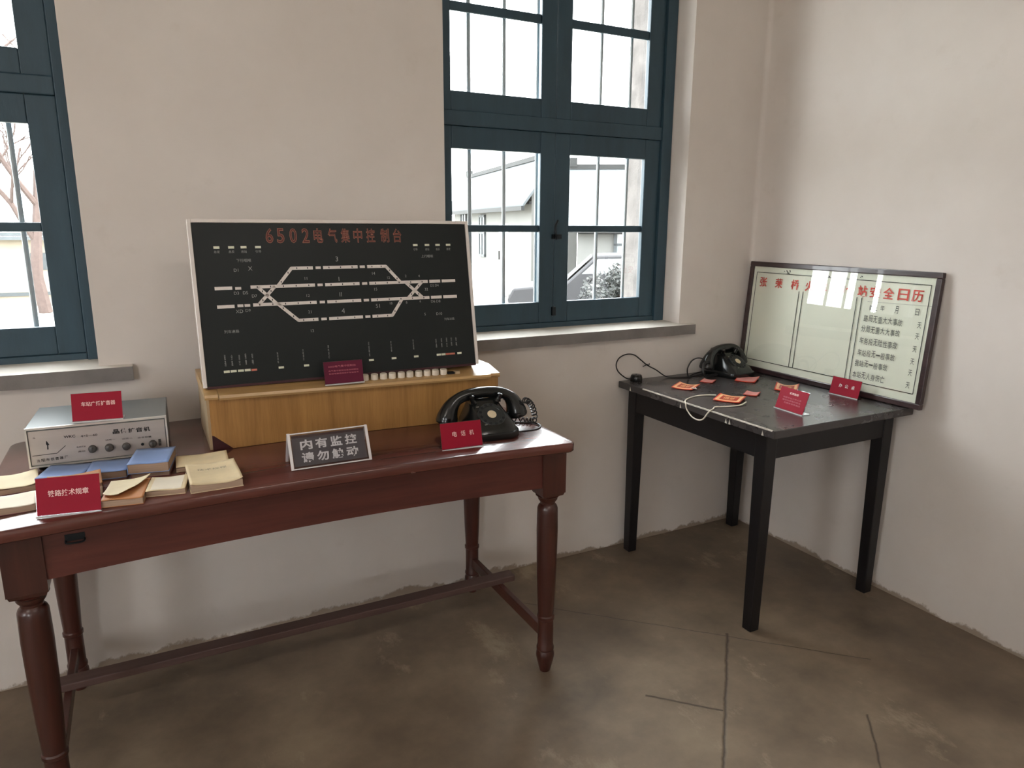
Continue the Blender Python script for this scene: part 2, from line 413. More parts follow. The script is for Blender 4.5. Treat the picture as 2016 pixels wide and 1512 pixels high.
back_wall()
b = MB(); b.box(0, TH, YF-TH, -.02, -.1, ZC); struct(b.build('wall_right', mat='wall'))
def holed_wall(name, fn, L0, L1, holes, thick):
    b = MB(); ls = sorted([L0, L1]+[v for h in holes for v in h[:2]])
    for i in range(len(ls)-1):
        hs = [h for h in holes if abs(h[0]-ls[i]) < 1e-6]
        if not hs: b.hexa(*fn(ls[i], ls[i+1], 0, ZC)); continue
        h = hs[0]
        if h[2] > 0: b.hexa(*fn(ls[i], ls[i+1], 0, h[2]))
        b.hexa(*fn(ls[i], ls[i+1], h[3], ZC))
    return struct(b.build(name, mat='wall'))
FR = [(-5.6, -4.6, .95, 2.5)]
holed_wall('wall_front', lambda a, c, z0, z1: ([(a, YF-TH, z0), (c, YF-TH, z0), (c, YF, z0), (a, YF, z0)], [(a, YF-TH, z1), (c, YF-TH, z1), (c, YF, z1), (a, YF, z1)]), XW-TH, 0, FR, TH)
LF = [(-3.6, -2.6, .95, 2.5)]
holed_wall('wall_left', lambda a, c, z0, z1: ([(XW-TH, a, z0), (XW, a, z0), (XW, c, z0), (XW-TH, c, z0)], [(XW-TH, a, z1), (XW, a, z1), (XW, c, z1), (XW-TH, c, z1)]), YF, 0, LF, TH)
b = MB(); b.box(XW-TH, TH, YF-TH, TH-.01, -.12, 0); struct(b.build('floor', mat='floor'))
b = MB(); b.box(XW-TH, TH, YF-TH, TH-.01, ZC, ZC+.2); struct(b.build('ceiling', mat='ceiling'))

def make_window(name, dx, op):
    root = sempty(name, (dx, 0, 0))
    Y0, Y1 = .086, .114
    xl, a, bb_, c, e, xr = op[0]-dx-.012, -1.421, -1.052, -.9196, -.5543, -.43
    if dx: xr = op[1]-dx+.003
    Z = [.972, 1.086, 1.6567, 1.8534, 2.42, ZH]
    f = MB()
    f.box(xl, a-.075, Y0-.01, Y1+.02, Z[0], Z[5]); f.box(e+.075, xr, Y0-.01, Y1+.02, Z[0], Z[5])
    f.box(a-.075, e+.075, Y0-.004, Y1+.02, Z[0], Z[0]+.03); f.box(a-.075, e+.075, Y0-.004, Y1+.02, 1.735, 1.785)
    f.box(a-.075, e+.075, Y0-.004, Y1+.02, Z[4]+.07, Z[5])
    f.build('window_frame', root, 'teal', bevel=.003)
    mid = (bb_+c)/2
    for i, (s0, p0, p1, s1) in enumerate(((a-.075, a, bb_, mid-.001), (mid+.001, c, e, e+.075))):
        for zb, pz0, pz1, zt, mz, hm in ((Z[0]+.03, Z[1], Z[2], 1.735, 1.374, .013), (1.785, Z[3], Z[4], Z[4]+.07, 2.132, .016)):
            s = MB(); yo = 0
            s.box(s0, p0, Y0+.004, Y1, zb, zt); s.box(p1, s1, Y0+.004, Y1, zb, zt)
            s.box(p0, p1, Y0+.004, Y1, zb, pz0); s.box(p0, p1, Y0+.004, Y1, pz1, zt)
            s.box(p0, p1, Y0+.012, Y1-.006, mz-hm, mz+hm)
            so = s.build('sash', root, 'teal', bevel=.003)
            g = MB(); g.box(p0-.004, p1+.004, Y0+.028, Y0+.031, pz0-.004, mz-hm+.004); g.build('pane', so, 'glass')
            g = MB(); g.box(p0-.004, p1+.004, Y0+.028, Y0+.031, mz+hm-.004, pz1+.004); g.build('pane', so, 'glass')
    h = MB()
    h.tube(smooth_path([(mid+.012, Y0-.002, 1.405), (mid-.004, Y0-.012, 1.385), (mid-.006, Y0-.016, 1.355), (mid+.006, Y0-.004, 1.335)]), .0045, 8)
    h.box(mid-.012, mid+.03, Y0-.004, Y0+.006, 1.334, 1.352); h.box(mid-.008, mid+.008, Y0-.006, Y0+.006, 1.03, 1.065)
    h.build('latch', root, 'dkmetal', smooth=True)
    for i in range(7):
        x = -1.4725+.1445*i
        k = MB(); k.tube([(x, .145, .93), (x, .145, ZH)], .0075, 10); k.build('bar', root, 'iron', smooth=True)
    for z in (2.145,):
        k = MB(); k.box(xl-.0, xr, .139, .151, z-.008, z+.008)
        for i in range(7): k.lathe([(.013, z-.014), (.013, z+.014)], 10, (-1.4725+.1445*i, .145))
        k.build('cross_bar', root, 'iron')
    return root
make_window('window_2', 0, OPEN[0]); make_window('window_1', OPEN[1][2], OPEN[1]); make_window('window_3', OPEN[2][2], OPEN[2])
for i, (x0, x1, dx) in enumerate(OPEN):
    b = MB(); b.use('sillgrey')
    L, R = x0-.09, (-.333 if dx == 0 else (-2.507 if i == 1 else x1+.09))
    n = 30; wob = lambda t, s: .004*mnoise.noise(Vector((t*9+s, s, dx)))
    for k in range(n):
        a, c = L+(R-L)*k/n, L+(R-L)*(k+1)/n
        za, zc = .928+wob(a, 1), .928+wob(c, 1)
        b.raw([(a, -.03, za), (c, -.03, zc), (c, -.03, .970), (a, -.03, .970), (a, 0, za), (c, 0, zc)], [(0, 1, 2, 3), (0, 4, 5, 1)])
    b.raw([(R, -.03, .928), (R, .0, .928), (R, .0, .970), (R, -.03, .970)], [(0, 1, 2, 3)])
    b.raw([(L, -.03, .928), (L, .0, .928), (L, .0, .970), (L, -.03, .970)], [(3, 2, 1, 0)])
    b.use('silltop')
    b.raw([(L, -.03, .970), (R, -.03, .970), (R, .001, .973), (L, .001, .973)], [(0, 1, 2, 3)])
    b.raw([(x0-.02, 0, .973), (x1+.0, 0, .973), (x1, .10, .985), (x0-.02, .10, .985)], [(0, 1, 2, 3)])
    struct(b.build('trim_%d' % (i+1)))
    portal(x0, x1, WZ0, ZH, .25)
def plain_window(name, fn, rz):
    root = sempty(name, fn); root.rotation_euler = (0, 0, rz)
    f = MB(); W2, H = .5, 1.55
    for x0, x1, z0, z1 in ((-W2, -W2+.07, 0, H), (W2-.07, W2, 0, H), (-W2, W2, 0, .07), (-W2, W2, H-.07, H), (-.05, .05, 0, H), (-W2, W2, .75, .9)):
        f.box(x0, x1, -.02, .03, z0, z1)
    f.build('window_frame', root, 'teal')
plain_window('window_4', ((FR[0][0]+FR[0][1])/2, YF-.15, .95), 0)
plain_window('window_5', (XW-.15, (LF[0][0]+LF[0][1])/2, .95), pi/2)
portal(FR[0][0], FR[0][1], .95, 2.5, YF-TH-.02, flip=True)

# added tube lamps, unseen above and behind the viewer, to brighten the room
em = N('fill_lamp_tube'); em.b.inputs['Emission Color'].default_value = (1, .95, .89, 1); em.b.inputs['Emission Strength'].default_value = 21
M['tube'] = em.m
def added_fill_lamp(label, x, y):
    root = thing('added_fill_lamp', label, 'lamp', (x, y, 2.68), 0, 'added fill tube lamps')
    b = MB(); b.box(-.62, .62, -.05, .05, .05, .08); b.build('housing', root, 'frame_white', bevel=.005)
    for sx in (-.45, .45):
        b = MB(); b.tube([(sx, 0, .08), (sx, 0, ZC-2.68)], .006, 8); b.build('hanger', root, 'frame_white')
    b = MB(); b.tube([(-.6, 0, .02), (.6, 0, .02)], .018, 12); b.build('tube', root, 'tube', smooth=True)
for x, y in ((-4.2, -2.5), (-1.7, -2.9)): added_fill_lamp('added white tube fill lamp above the middle of the room', x, y)

# ------------------------------------------------------------------ writing desk
def DZ(x): return .7721+.0182*(1-((x+2.1)/.77)**2)
def make_desk():
    root = thing('writing_desk', 'long reddish brown wooden desk with turned legs under the control panel', 'desk', (-2.1, -.37, 0))
    ox, oy = -2.1, -.37
    X0, X1, Y0, Y1 = -2.833, -1.3855, -.738, -.02
    T = MB(); n = 24; th = .028; rc = .03
    out = []
    def arc(cx, cy, a0): return [(cx+rc*cos(a0+pi/2*i/4), cy+rc*sin(a0+pi/2*i/4)) for i in range(5)]
    # outline: rounded corners, subdivided long edges so that the slight bow shows
    out += arc(X0+rc, Y0+rc, pi)
    out += [(X0+(X1-X0)*i/n, Y0) for i in range(1, n)]
    out += arc(X1-rc, Y0+rc, -pi/2); out += arc(X1-rc, Y1-rc, 0)
    out += [(X1-(X1-X0)*i/n, Y1) for i in range(1, n)]
    out += arc(X0+rc, Y1-rc, pi/2)
    # top as strips between front and back outline points
    def inset(p, d): 
        return (min(max(p[0], X0+rc), X1-rc)+(p[0]-min(max(p[0], X0+rc), X1-rc))*(1-d/rc) if True else 0,
                min(max(p[1], Y0+rc), Y1-rc)+(p[1]-min(max(p[1], Y0+rc), Y1-rc))*(1-d/rc))
    R = []
    for d, dz in ((.004, -th), (.0, -th+.004), (.0, -.006), (.002, -.002), (.006, 0)):
        R.append([(inset(p, d)[0]-ox, inset(p, d)[1]-oy, DZ(p[0])+dz) for p in out])
    T.rings(R, cap0=False, cap1=False)
    m = len(out); half = m//2
    k = len(T.v)-m
    for i in range(half-1):
        j = m-1-i
        T.f.append([k+i, k+i+1, k+j-1, k+j]); T.fm.append(0)
        T.f.append([i+1, i, j, j-1]); T.fm.append(0)
    T.build('tabletop', root, 'desk_top', smooth=True, angle=50)
    LX0, LX1, LYF, LYB = -2.742, -1.431, -.648, -.085
    hw = .039
    def bowed(x0, x1, y0, y1, z0):
        b = MB(); nn = 16; R = []
        for i in range(nn+1):
            x = x0+(x1-x0)*i/nn; zt = DZ(x)-th+.001; zb = z0+.018*(1-((x+2.1)/.66)**2)
            R.append([(x-ox, y0-oy, zb), (x-ox, y1-oy, zb), (x-ox, y1-oy, zt), (x-ox, y0-oy, zt)])
        return b.rings(R)
    ap = bowed(LX0+hw, LX1-hw, LYF-hw+.006, LYF-hw+.028, .628).build('apron', root, 'desk')
    bowed(LX0+hw, LX1-hw, LYB+hw-.028, LYB+hw-.006, .628).build('apron', root, 'desk')
    for x in (LX0, LX1):
        s = 1 if x == LX0 else -1
        b = MB(); b.box(x-.011-ox, x+.011-ox, LYF+hw-oy, LYB-hw-oy, .628, DZ(x)-th-.002); b.build('apron', root, 'desk')
    # drawer with recessed dark pull in the front apron
    dr = bowed(-2.69, -2.16, LYF-hw+.0035, LYF-hw+.007, .650)
    d = dr.build('drawer', root, 'desk')
    h = MB(); yy = LYF-hw+.003-oy; cx = -2.642-ox
    h.box(cx-.019, cx+.019, yy-.0008, yy+.002, .712, .728)
    h.tube(smooth_path([(cx-.018, yy-.001, .714), (cx-.014, yy-.008, .710), (cx+.014, yy-.008, .710), (cx+.018, yy-.001, .714)]), .0022, 8)
    h.build('drawer_pull', d, 'dkmetal', smooth=True)
    prof = [(.020, .60), (.037, .594), (.031, .588), (.029, .580), (.023, .572), (.0225, .566), (.028, .560), (.031, .552), (.0315, .535), (.0325, .48),
            (.031, .38), (.028, .28), (.0245, .20), (.0245, .196), (.0275, .192), (.0275, .183), (.0245, .179), (.0245, .09), (.0275, .084), (.0275, .077),
            (.0245, .073), (.0285, .062), (.029, .052), (.026, .038), (.020, .012), (.017, 0)]
    for x in (LX0, LX1):
        for y in (LYF, LYB):
            b = MB(); b.box(x-hw-ox, x+hw-ox, y-hw-oy, y+hw-oy, .606, DZ(x)-th)
            cx, cy = x-ox, y-oy
            b.rings([[(cx+dx_*q, cy+dy_*q, z) for dx_, dy_ in ((-1, -1), (1, -1), (1, 1), (-1, 1))] for q, z in ((.028, .594), (.034, .597), (hw-.002, .606))], cap1=False)
            b.lathe(list(reversed(prof)), 24, (cx, cy))
            b.build('leg', root, 'desk_leg', smooth=True, angle=30)
    for x in (LX0, LX1):
        b = MB(); b.box(x-.010-ox, x+.010-ox, LYF+.02-oy, LYB-.02-oy, .108, .146); b.build('stretcher', root, 'desk_leg', bevel=.003)
    b = MB(); b.box(-2.80-ox, -1.375-ox, -.335-oy, -.285-oy, .146, .168); b.build('stretcher', root, 'desk_stretch', bevel=.003)
    return root
make_desk()

# ------------------------------------------------------------------ black table in the corner
def make_black_table():
    root = thing('side_table', 'small black square-legged wooden table standing in the room corner', 'table', (-.368, -.43, 0))
    ox, oy = -.368, -.43
    X0, X1, Y0, Y1 = -.716, -.016, -.849, -.006
    b = MB(); b.use('black_top'); b.box(X0-ox, X1-ox, Y0-oy, Y1-oy, .722, .75)
    e = b.build('tabletop', root, bevel=.003)
    b = MB(); b.box(X0-.0010-ox, X0+.0036-ox, Y0+.01-oy, -.17-oy, .7462, .7508); b.build('edge_glint_wear', e, 'edge_glint_wear')  # pale strip paints in the light reflected along the rounded edge
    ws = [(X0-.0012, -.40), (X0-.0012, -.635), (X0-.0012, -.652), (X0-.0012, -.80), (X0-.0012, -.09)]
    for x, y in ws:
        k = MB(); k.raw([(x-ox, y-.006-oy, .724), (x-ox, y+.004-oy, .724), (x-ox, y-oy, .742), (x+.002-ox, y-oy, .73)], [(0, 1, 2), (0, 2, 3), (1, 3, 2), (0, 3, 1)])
        k.build('edge_chip', e, 'edge_glint_wear')
    A0, A1, B0, B1 = -.667-.024, -.069+.024, -.7735-.024, -.0685+.024
    for q in ((A0+.004, A0+.024, B0+.03, B1-.03), (A1-.024, A1-.004, B0+.03, B1-.03)):
        k = MB(); k.box(q[0]-ox, q[1]-ox, q[2]-oy, q[3]-oy, .632, .722); k.build('apron', root, 'black')
    for q in ((A0+.03, A1-.03, B0+.004, B0+.024), (A0+.03, A1-.03, B1-.024, B1-.004)):
        k = MB(); k.box(q[0]-ox, q[1]-ox, q[2]-oy, q[3]-oy, .632, .722); k.build('apron', root, 'black')
    for sx, x in ((1, A0), (-1, A1)):
        for sy, y in ((1, B0), (-1, B1)):
            k = MB(); x1, y1 = x+sx*.05, y+sy*.05; xa, ya = x+sx*.004, y+sy*.004; xb, yb = x+sx*.044, y+sy*.044
            def quad(u0, v0, u1, v1, z):
                u0, u1 = min(u0, u1), max(u0, u1); v0, v1 = min(v0, v1), max(v0, v1)
                return [(u0-ox, v0-oy, z), (u1-ox, v0-oy, z), (u1-ox, v1-oy, z), (u0-ox, v1-oy, z)]
            k.rings([quad(xa, ya, xb, yb, 0), quad(x, y, x1, y1, .632), quad(x, y, x1, y1, .722)]); k.build('leg', root, 'black', bevel=.003)
make_black_table()

# ------------------------------------------------------------------ control console on the desk
def make_console():
    ox, oy, oz = -1.91, -.25, .785
    root = thing('signal_control_console', 'black railway control panel with white frame on a honey oak cabinet on the desk', 'control panel', (ox, oy, oz))
    X0, X1, YF_, YB = -2.338, -1.479, -.405, -.10
    def lidz(x): return .934-.016*(x-X0)/(X1-X0)
    nn = 14; xs = [X0+(X1-X0)*i/nn for i in range(nn+1)]
    b = MB(); b.use('oak_pale')   # carcass (sides and back), recessed dark kick board
    R = []
    for x in xs:
        R.append([(x-ox, YF_+.012-oy, DZ(x)-oz+.0005), (x-ox, YB-oy, DZ(x)-oz+.0005), (x-ox, YB-oy, lidz(x)-oz), (x-ox, YF_+.012-oy, lidz(x)-oz)])
    b.rings(R); b.build('cabinet', root)
    b = MB(); x0 = X0+.006   # front board with a cut lower left corner, dark maroon board behind
    top = [(x-ox, lidz(x)-.002-oz) for x in xs if x > x0]; 
    pts = [(x0-ox, lidz(x0)-.002-oz)]+top+[(X1-ox, lidz(X1)-.002-oz)]
    low = [(x, DZ(x)+.001-oz) for x in xs[::-1] if x > -2.275]
    poly = []
    poly += [(x-ox, z) for x, z in low]+[(-2.281-ox, DZ(-2.281)+.001-oz), (-2.325-ox, .829-oz), (x0-ox, .832-oz)]
    upp = [(x0-ox, lidz(x0)-.002-oz)]+[(x-ox, lidz(x)-.002-oz) for x in xs if x > x0+.001]
    poly = poly[::-1]; loop = poly+upp[::-1]
    y0, y1 = YF_-oy, YF_+.0125-oy
    v = [(x, y0, z) for x, z in loop]+[(x, y1, z) for x, z in loop]; n = len(loop)
    b.raw(v, [tuple(range(n)), tuple(range(2*n-1, n-1, -1))]+[(i, n+i, n+(i+1) % n, (i+1) % n) for i in range(n)])
    b.build('front_board', root, 'oak')
    b = MB(); b.box(-2.331-ox, -2.24-ox, YF_+.005-oy, YF_+.0128-oy, .7895-oz, .838-oz); b.build('corner_patch', root, 'maroon')
    # sloping lid: left stile, middle with a lip, right stile
    def lid(xa, xb, lip, name, yfr):
        b = MB(); m = 8; R = []
        for i in range(m+1):
            x = xa+(xb-xa)*i/m; z = lidz(x)-oz
            R.append([(x-ox, yfr-oy, z-.003), (x-ox, yfr-.003-oy, z+.003), (x-ox, yfr-oy, z+.010), (x-ox, -.33-oy, z+.026), (x-ox, YB-oy, z+.026), (x-ox, YB-oy, z-.001), (x-ox, YF_+.004-oy, z-.001)])
        b.rings(R); return b.build(name, root, 'oak_x', smooth=True, angle=30)
    lid(X0-.004, -2.3085, 0, 'lid_stile', YF_-.004); lid(-2.3075, -1.512, 1, 'lid', YF_-.017); lid(-1.511, X1+.004, 0, 'lid_stile', YF_-.004)
    # leaning display case
    PO = Vector((-2.340, -.37, .9555)); F = face_frame((PO.x-ox, PO.y-oy, PO.z-oz), (1, 0, 0), (0, .08, .442))
    W_, H_ = .808, .449
    b = MB(); b.at(F); b.box(.002, W_-.002, .002, H_-.004, -.075, -.004); b.build('display_case', root, 'case_grey')
    PB = MB(); PB.at(F); PB.use('panel_black'); PB.box(.009, W_-.009, .001, H_-.009, -.004, .001)
    b = MB(); b.at(F); b.box(0, .0095, 0, H_, -.012, .006); b.box(W_-.0095, W_, 0, H_, -.012, .006); b.box(.0095, W_-.0095, H_-.0095, H_, -.012, .006)
    b.build('white_frame', root, 'frame_white', bevel=.0012)
    b = MB(); b.at(F); b.box(.0095, W_-.0095, -.004, .0025, -.012, .004); b.build('bottom_rail', root, 'maroon')
    # title
    chars = list('6502电气集中控制台'); ss = [.2065, .2365, .271, .305, .3405, .381, .4183, .4552, .4936, .5367, .5752]
    b = PB; b.use('title_edge')
    for c, s_ in zip(chars, ss): b.text(c, s_, .405, .041, .020 if c.isdigit() else .026, .022, .001, .0003)
    b.use('title_fill')
    for c, s_ in zip(chars, ss): b.text(c, s_, .405, .0385, .0175 if c.isdigit() else .0235, -.004, .001, .0009)
    # track diagram
    b = MB(); b.at(F); b.use('mark_white'); z = .001; t = .0015; wd = .0088
    u1, u2, u3, u4 = .3140, .2650, .2160, .1676
    segs = [[(.0524, .2640), (.0967, .2640)], [(.1043, .2628), (.1196, .2628)], [(.1441, u2), (.3184, u2)], [(.3257, u2), (.3403, u2)], [(.3476, u2), (.4474, u2)], [(.4552, u2), (.4706, u2)],
            [(.4769, u2), (.6598, u2)], [(.6654, u2), (.7006, u2)], [(.7064, u2), (.7509, u2)],
            [(.0541, .2145), (.098, .2145)], [(.1058, .2155), (.1208, .2155)], [(.1241, .2155), (.1385, .2155)], [(.1463, u3), (.3187, u3)], [(.3274, u3), (.342, u3)], [(.3493, u3), (.4481, u3)],
            [(.4558, u3), (.4713, u3)], [(.4782, u3), (.661, u3)], [(.6667, u3), (.7014, u3)], [(.7072, u3), (.7524, u3)],
            [(.216, u2), (.2575, u1), (.3168, u1)], [(.3249, u1), (.3391, u1)], [(.346, u1), (.4462, u1)], [(.4527, u1), (.4678, u1)], [(.475, u1), (.5312, u1), (.5735, u2)],
            [(.212, u3), (.264, u4), (.3192, u4)], [(.3277, u4), (.3429, u4)], [(.3502, u4), (.4488, u4)], [(.4565, u4), (.4712, u4)], [(.4779, u4), (.5391, u4), (.5742, u3)],
            [(.1619, u2), (.2105, u3)], [(.161, u3), (.2087, u2)], [(.5881, u2), (.6403, u3)], [(.5922, u3), (.6416, u2)]]
    for sg in segs:
        thin = len(sg) == 2 and abs(sg[1][0]-sg[0][0]) < .017
        b.strip(sg, wd*(.8 if thin else 1), t, z)
        if len(sg) == 3: b.prism([(sg[1][0]+wd*.5*cos(a*pi/4), sg[1][1]+wd*.5*sin(a*pi/4)) for a in range(8)], z, z+t)
    b.use('ink_black')
    for sg in segs:
        for (ax, ay), (bx, by) in zip(sg[:-1], sg[1:]):
            L = math.hypot(bx-ax, by-ay)
            if L < .05 or (ax < .06): continue
            m = max(2, int(L/.033)); 
            for i in range(m):
                q = (i+.5)/m; x, y = ax+(bx-ax)*q, ay+(by-ay)*q
                b.box(x-.0012, x+.0012, y-.0026, y+.0022, z, z+t+.0004)
    TD = b
    LAMPS = [(q, .3735, .0075, .003, 'mark_cream') for q in (.0671, .1042, .136, .1735)]+[(q, .3757, .007, .003, 'mark_cream') for q in (.6295, .6673, .7019, .737)]
    LAMPS += [(q, .0394, .0075, .0031, 'mark_cream') for q in (.062, .0794, .098, .1154)]+[(q, .0389, .007, .0029, 'mark_cream') for q in (.2046, .2741, .3448, .4629, .5322, .6026)]
    LAMPS += [(q, .0385, .0066, .003, 'mark_cream') for q in (.6763, .6915, .7454)]+[(q, .0385, .0072, .0027, 'mark_red') for q in (.1326, .7069, .7224)]
    b = PB; b.use('ink_grey')
    for s_, tx in zip((.0671, .1042, .136, .1735), ('总定', '总反', '进站', '引导')): b.text(tx, s_, .362, .0072, .015, 0, .001)
    for s_, tx in zip((.6295, .6673, .7019, .737), ('引导', '进站', '总反', '总定')): b.text(tx, s_, .363, .0072, .013, 0, .001)
    for tx, s_, q, h in (('下行咽喉', .1334, .338, .009), ('D1', .1111, .312, .008), ('X', .1479, .3158, .011), ('D3', .1063, .2500, .008), ('D5', .1295, .2500, .008), ('D7', .1521, .2406, .008),
                         ('XD', .1094, .2004, .009), ('D9', .1318, .2020, .008), ('列车进路', .0846, .147, .009), ('11', .295, .2846, .008), ('12', .2965, .236, .008), ('21', .2971, .1898, .008), ('13', .2993, .136, .008),
                         ('3', .3875, .338, .014), ('I', .3885, .2806, .012), ('II', .3894, .236, .012), ('4', .3925, .1885, .014), ('上行咽喉', .6652, .3419, .009), ('14', .4925, .294, .008), ('15', .4948, .2471, .008),
                         ('51', .4968, .1976, .011), ('2', .5912, .2837, .007), ('4', .6335, .2826, .007), ('D2 D4', .6811, .2523, .007), ('32', .6535, .2415, .008), ('D6 D8', .681, .2036, .008), ('6', .6308, .2057, .007),
                         ('8', .5868, .2038, .007), ('10', .5383, .2033, .007), ('12', .5372, .2801, .007), ('S', .6426, .1659, .008), ('D10', .6889, .1648, .008), ('列车进路', .7216, .1471, .008)):
        b.text(tx, s_, q, h, None, 0, .001)
    for s_, q0, q1, tx in [(.0605, .053, .087, '接通'), (.078, .053, .085, '分路'), (.097, .053, .084, '道岔'), (.1135, .053, .086, '报警'), (.131, .053, .085, '铃响'),
                           (.198, .051, .083, '轨道停电'), (.268, .053, .087, '主电源灯'), (.340, .053, .093, '副电源灯'), (.459, .050, .094, '灯丝断丝'), (.527, .058, .092, '挤岔报警'), (.597, .060, .092, '熔丝报警'),
                           (.671, .060, .0895, '接通'), (.689, .060, .090, '报警'), (.706, .060, .091, '道岔'), (.722, .062, .091, '分路'), (.738, .060, .09, '铃响')]:
        m = len(tx); hh = (q1-q0)/m
        for i, c in enumerate(tx): b.text(c, s_, q1-hh*(i+.5), hh*.85, .0042 if m == 2 else .0036, 0, .001)
    pn = PB.build('panel_face', root); TD.build('track_diagram', pn)
    for x, y, hx, hy, m in LAMPS:
        k = MB(); k.at(F); k.box(x-hx, x+hx, y-hy, y+hy, 0, .0035); o = k.build('indicator_lamp', pn, m)
        if m == 'mark_red': o['label'] = 'faded red lamp lens'
    for s_ in (.4343, .4628, .4904, .517, .5451, .5722, .6005, .6274, .654, .681):
        x = -2.340+s_; z0 = lidz(x)+.0105-oz
        k = MB(); cx, cy = x-ox, -.390-oy
        k.rings([[(cx+r*cos(2*pi*i/14), cy+r*.75*sin(2*pi*i/14), z0+zz+.2*(r*.75*sin(2*pi*i/14))) for i in range(14)] for r, zz in ((.0112, -.001), (.0112, .018), (.0102, .0205))])
        k.build('push_button', root, 'button', smooth=True)
    k = MB(); x = -2.340+.704; z0 = lidz(x)+.009-oz; k.box(x-.011-ox, x+.011-ox, -.397-oy, -.378-oy, z0, z0+.011); k.build('empty_button_hole', root, 'ink_black')
    k = MB(); x = -2.340+.7254; z0 = lidz(x)+.009-oz; k.box(x-.008-ox, x+.008-ox, -.399-oy, -.383-oy, z0, z0+.014); k.build('push_button', root, 'oak_pale', bevel=.002)
make_console()

# ------------------------------------------------------------------ placards
def placard(label, loc, rz, wd, h, tilt, lines, card='red', foot=.035):
    root = thing('red_placard', label, 'sign', loc, rz, None)
    tl = radians(tilt); F = face_frame((-wd/2, 0, .0035), (1, 0, 0), (0, sin(tl), cos(tl)))
    b = MB(); b.at(F); b.box(0, wd, 0, h, -.0015, 0); c = b.build('card', root, card)
    b = MB(); b.at(F)
    for tx, x, y, hh, ww, bold, mt in lines:
        b.use(mt); b.text(tx, x*wd, y*h, hh, ww, bold, .0002, .0004)
    if lines: b.build('lettering', c)
    a = MB(); a.at(F); a.box(-.0015, wd+.0015, -.003, h+.0015, -.004, -.0018); 
    a.at(Matrix.Identity(4)); a.box(-wd/2-.0015, wd/2+.0015, -.004, foot, 0, .0028)
    a.build('acrylic_stand', root, 'acrylic')
    e = MB(); e.box(-wd/2-.0015, wd/2+.0015, -.0052, -.0038, 0, .0034); e.build('stand_edge', root, 'acr_edge')
    return root
zA = DZ(-2.59)
placard('crimson placard with white lettering standing on top of the silver amplifier', (-2.591, -.374, .8972), radians(-7), .112, .069, 14, [('车站广播扩音器', .53, .60, .0115, .076, .012, 'pink_ink')])
placard('largest crimson placard among the booklets at the left front edge of the desk', (-2.643, -.7085, DZ(-2.643)), radians(-9), .119, .078, 14, [('铁路技术规章', .50, .57, .0135, .076, .015, 'pink_ink')])
placard('crimson placard standing before the black telephone on the red-brown desk', (-1.719, -.672, DZ(-1.719)), radians(-3.4), .118, .070, 14, [('电', .33, .55, .0145, .013, .01, 'pink_ink'), ('话', .54, .55, .0145, .013, .01, 'pink_ink'), ('机', .75, .55, .0145, .013, .01, 'pink_ink')])
placard('dull crimson placard leaning at the foot of the black control panel', (-1.972, -.416, .9415), radians(-1), .110, .062, 12, [('6502电气集中控制台', .47, .78, .006, .078, 0, 'faint_ink'), ('电气集中联锁设备由控制台', .5, .58, .0042, .085, 0, 'faint_ink'), ('和继电器组成用于车站信号', .5, .45, .0042, .085, 0, 'faint_ink')], foot=.006, card='red_dull')
placard('crimson placard with several text lines standing amid the badges on the black table', (-.478, -.689, .75), radians(-94.5), .130, .078, 18,
        [('臂章胸章', .52, .78, .0085, .042, .012, 'pink_ink'), ('铁路车站工作人员', .5, .56, .006, .085, 0, 'faint_ink'), ('值班时佩戴的标志', .5, .44, .006, .085, 0, 'faint_ink'), ('和胸章臂章展品', .55, .32, .006, .075, 0, 'faint_ink')])
placard('crimson placard with three white characters standing against the framed board', (-.103, -.618, .75), radians(-88), .124, .066, 14, [('办', .33, .55, .0145, .014, .012, 'white_ink'), ('公', .54, .55, .0145, .014, .012, 'white_ink'), ('桌', .76, .55, .0145, .014, .012, 'white_ink')], foot=.022)

def warning_sign():
    x0, y0 = -2.075, -.668; z0 = DZ(x0)
    root = thing('warning_sign', 'clear acrylic tent sign with bold white characters on dark grey card', 'sign', (x0, y0, z0), radians(-.5))
    wd, h = .203, .092; tl = radians(26)
    F = face_frame((-wd/2, 0, .001), (1, 0, 0), (0, sin(tl), cos(tl))); D = 2*h*sin(tl)
    G = face_frame((wd/2, D, .001), (-1, 0, 0), (0, -sin(tl), cos(tl)))
    b = MB()
    b.at(F); b.box(.004, wd-.004, .003, h-.003, 0, .0018); b.at(G); b.box(.004, wd-.004, .003, h-.003, 0, .0018)
    b.build('acrylic_sheet', root, 'acrylic')
    b = MB(); b.at(F); b.box(.010, wd-.010, .008, h-.006, -.0025, -.001); c = b.build('card', root, 'sign_grey')
    b = MB(); b.at(F); b.box(.010, wd-.010, h-.0125, h-.006, -.0009, -.0004); b.build('card_top_band', c, 'maroon')
    b = MB(); b.at(F); b.use('white_ink')
    for row, y in (('内有监控', .061), ('请勿触动', .0285)):
        for i, ch in enumerate(row): b.text(ch, .044+.0375*i, y, .0255, .030, .030, -.0009, .0006)
    b.build('lettering', c)
    for x in (0, wd-.007):
        k = MB()
        k.at(F); k.box(x, x+.007, 0, h, -.001, .0022)
        k.at(G); k.box(wd-x-.007, wd-x, 0, h, -.001, .0022)
        k.build('side_clip', root, 'acr_edge')
    k = MB(); k.at(F); k.box(.007, wd-.007, h-.003, h, -.002, .0022); k.box(.007, wd-.007, 0, .003, -.001, .0022); k.build('edge_strip', root, 'acr_edge')
warning_sign()

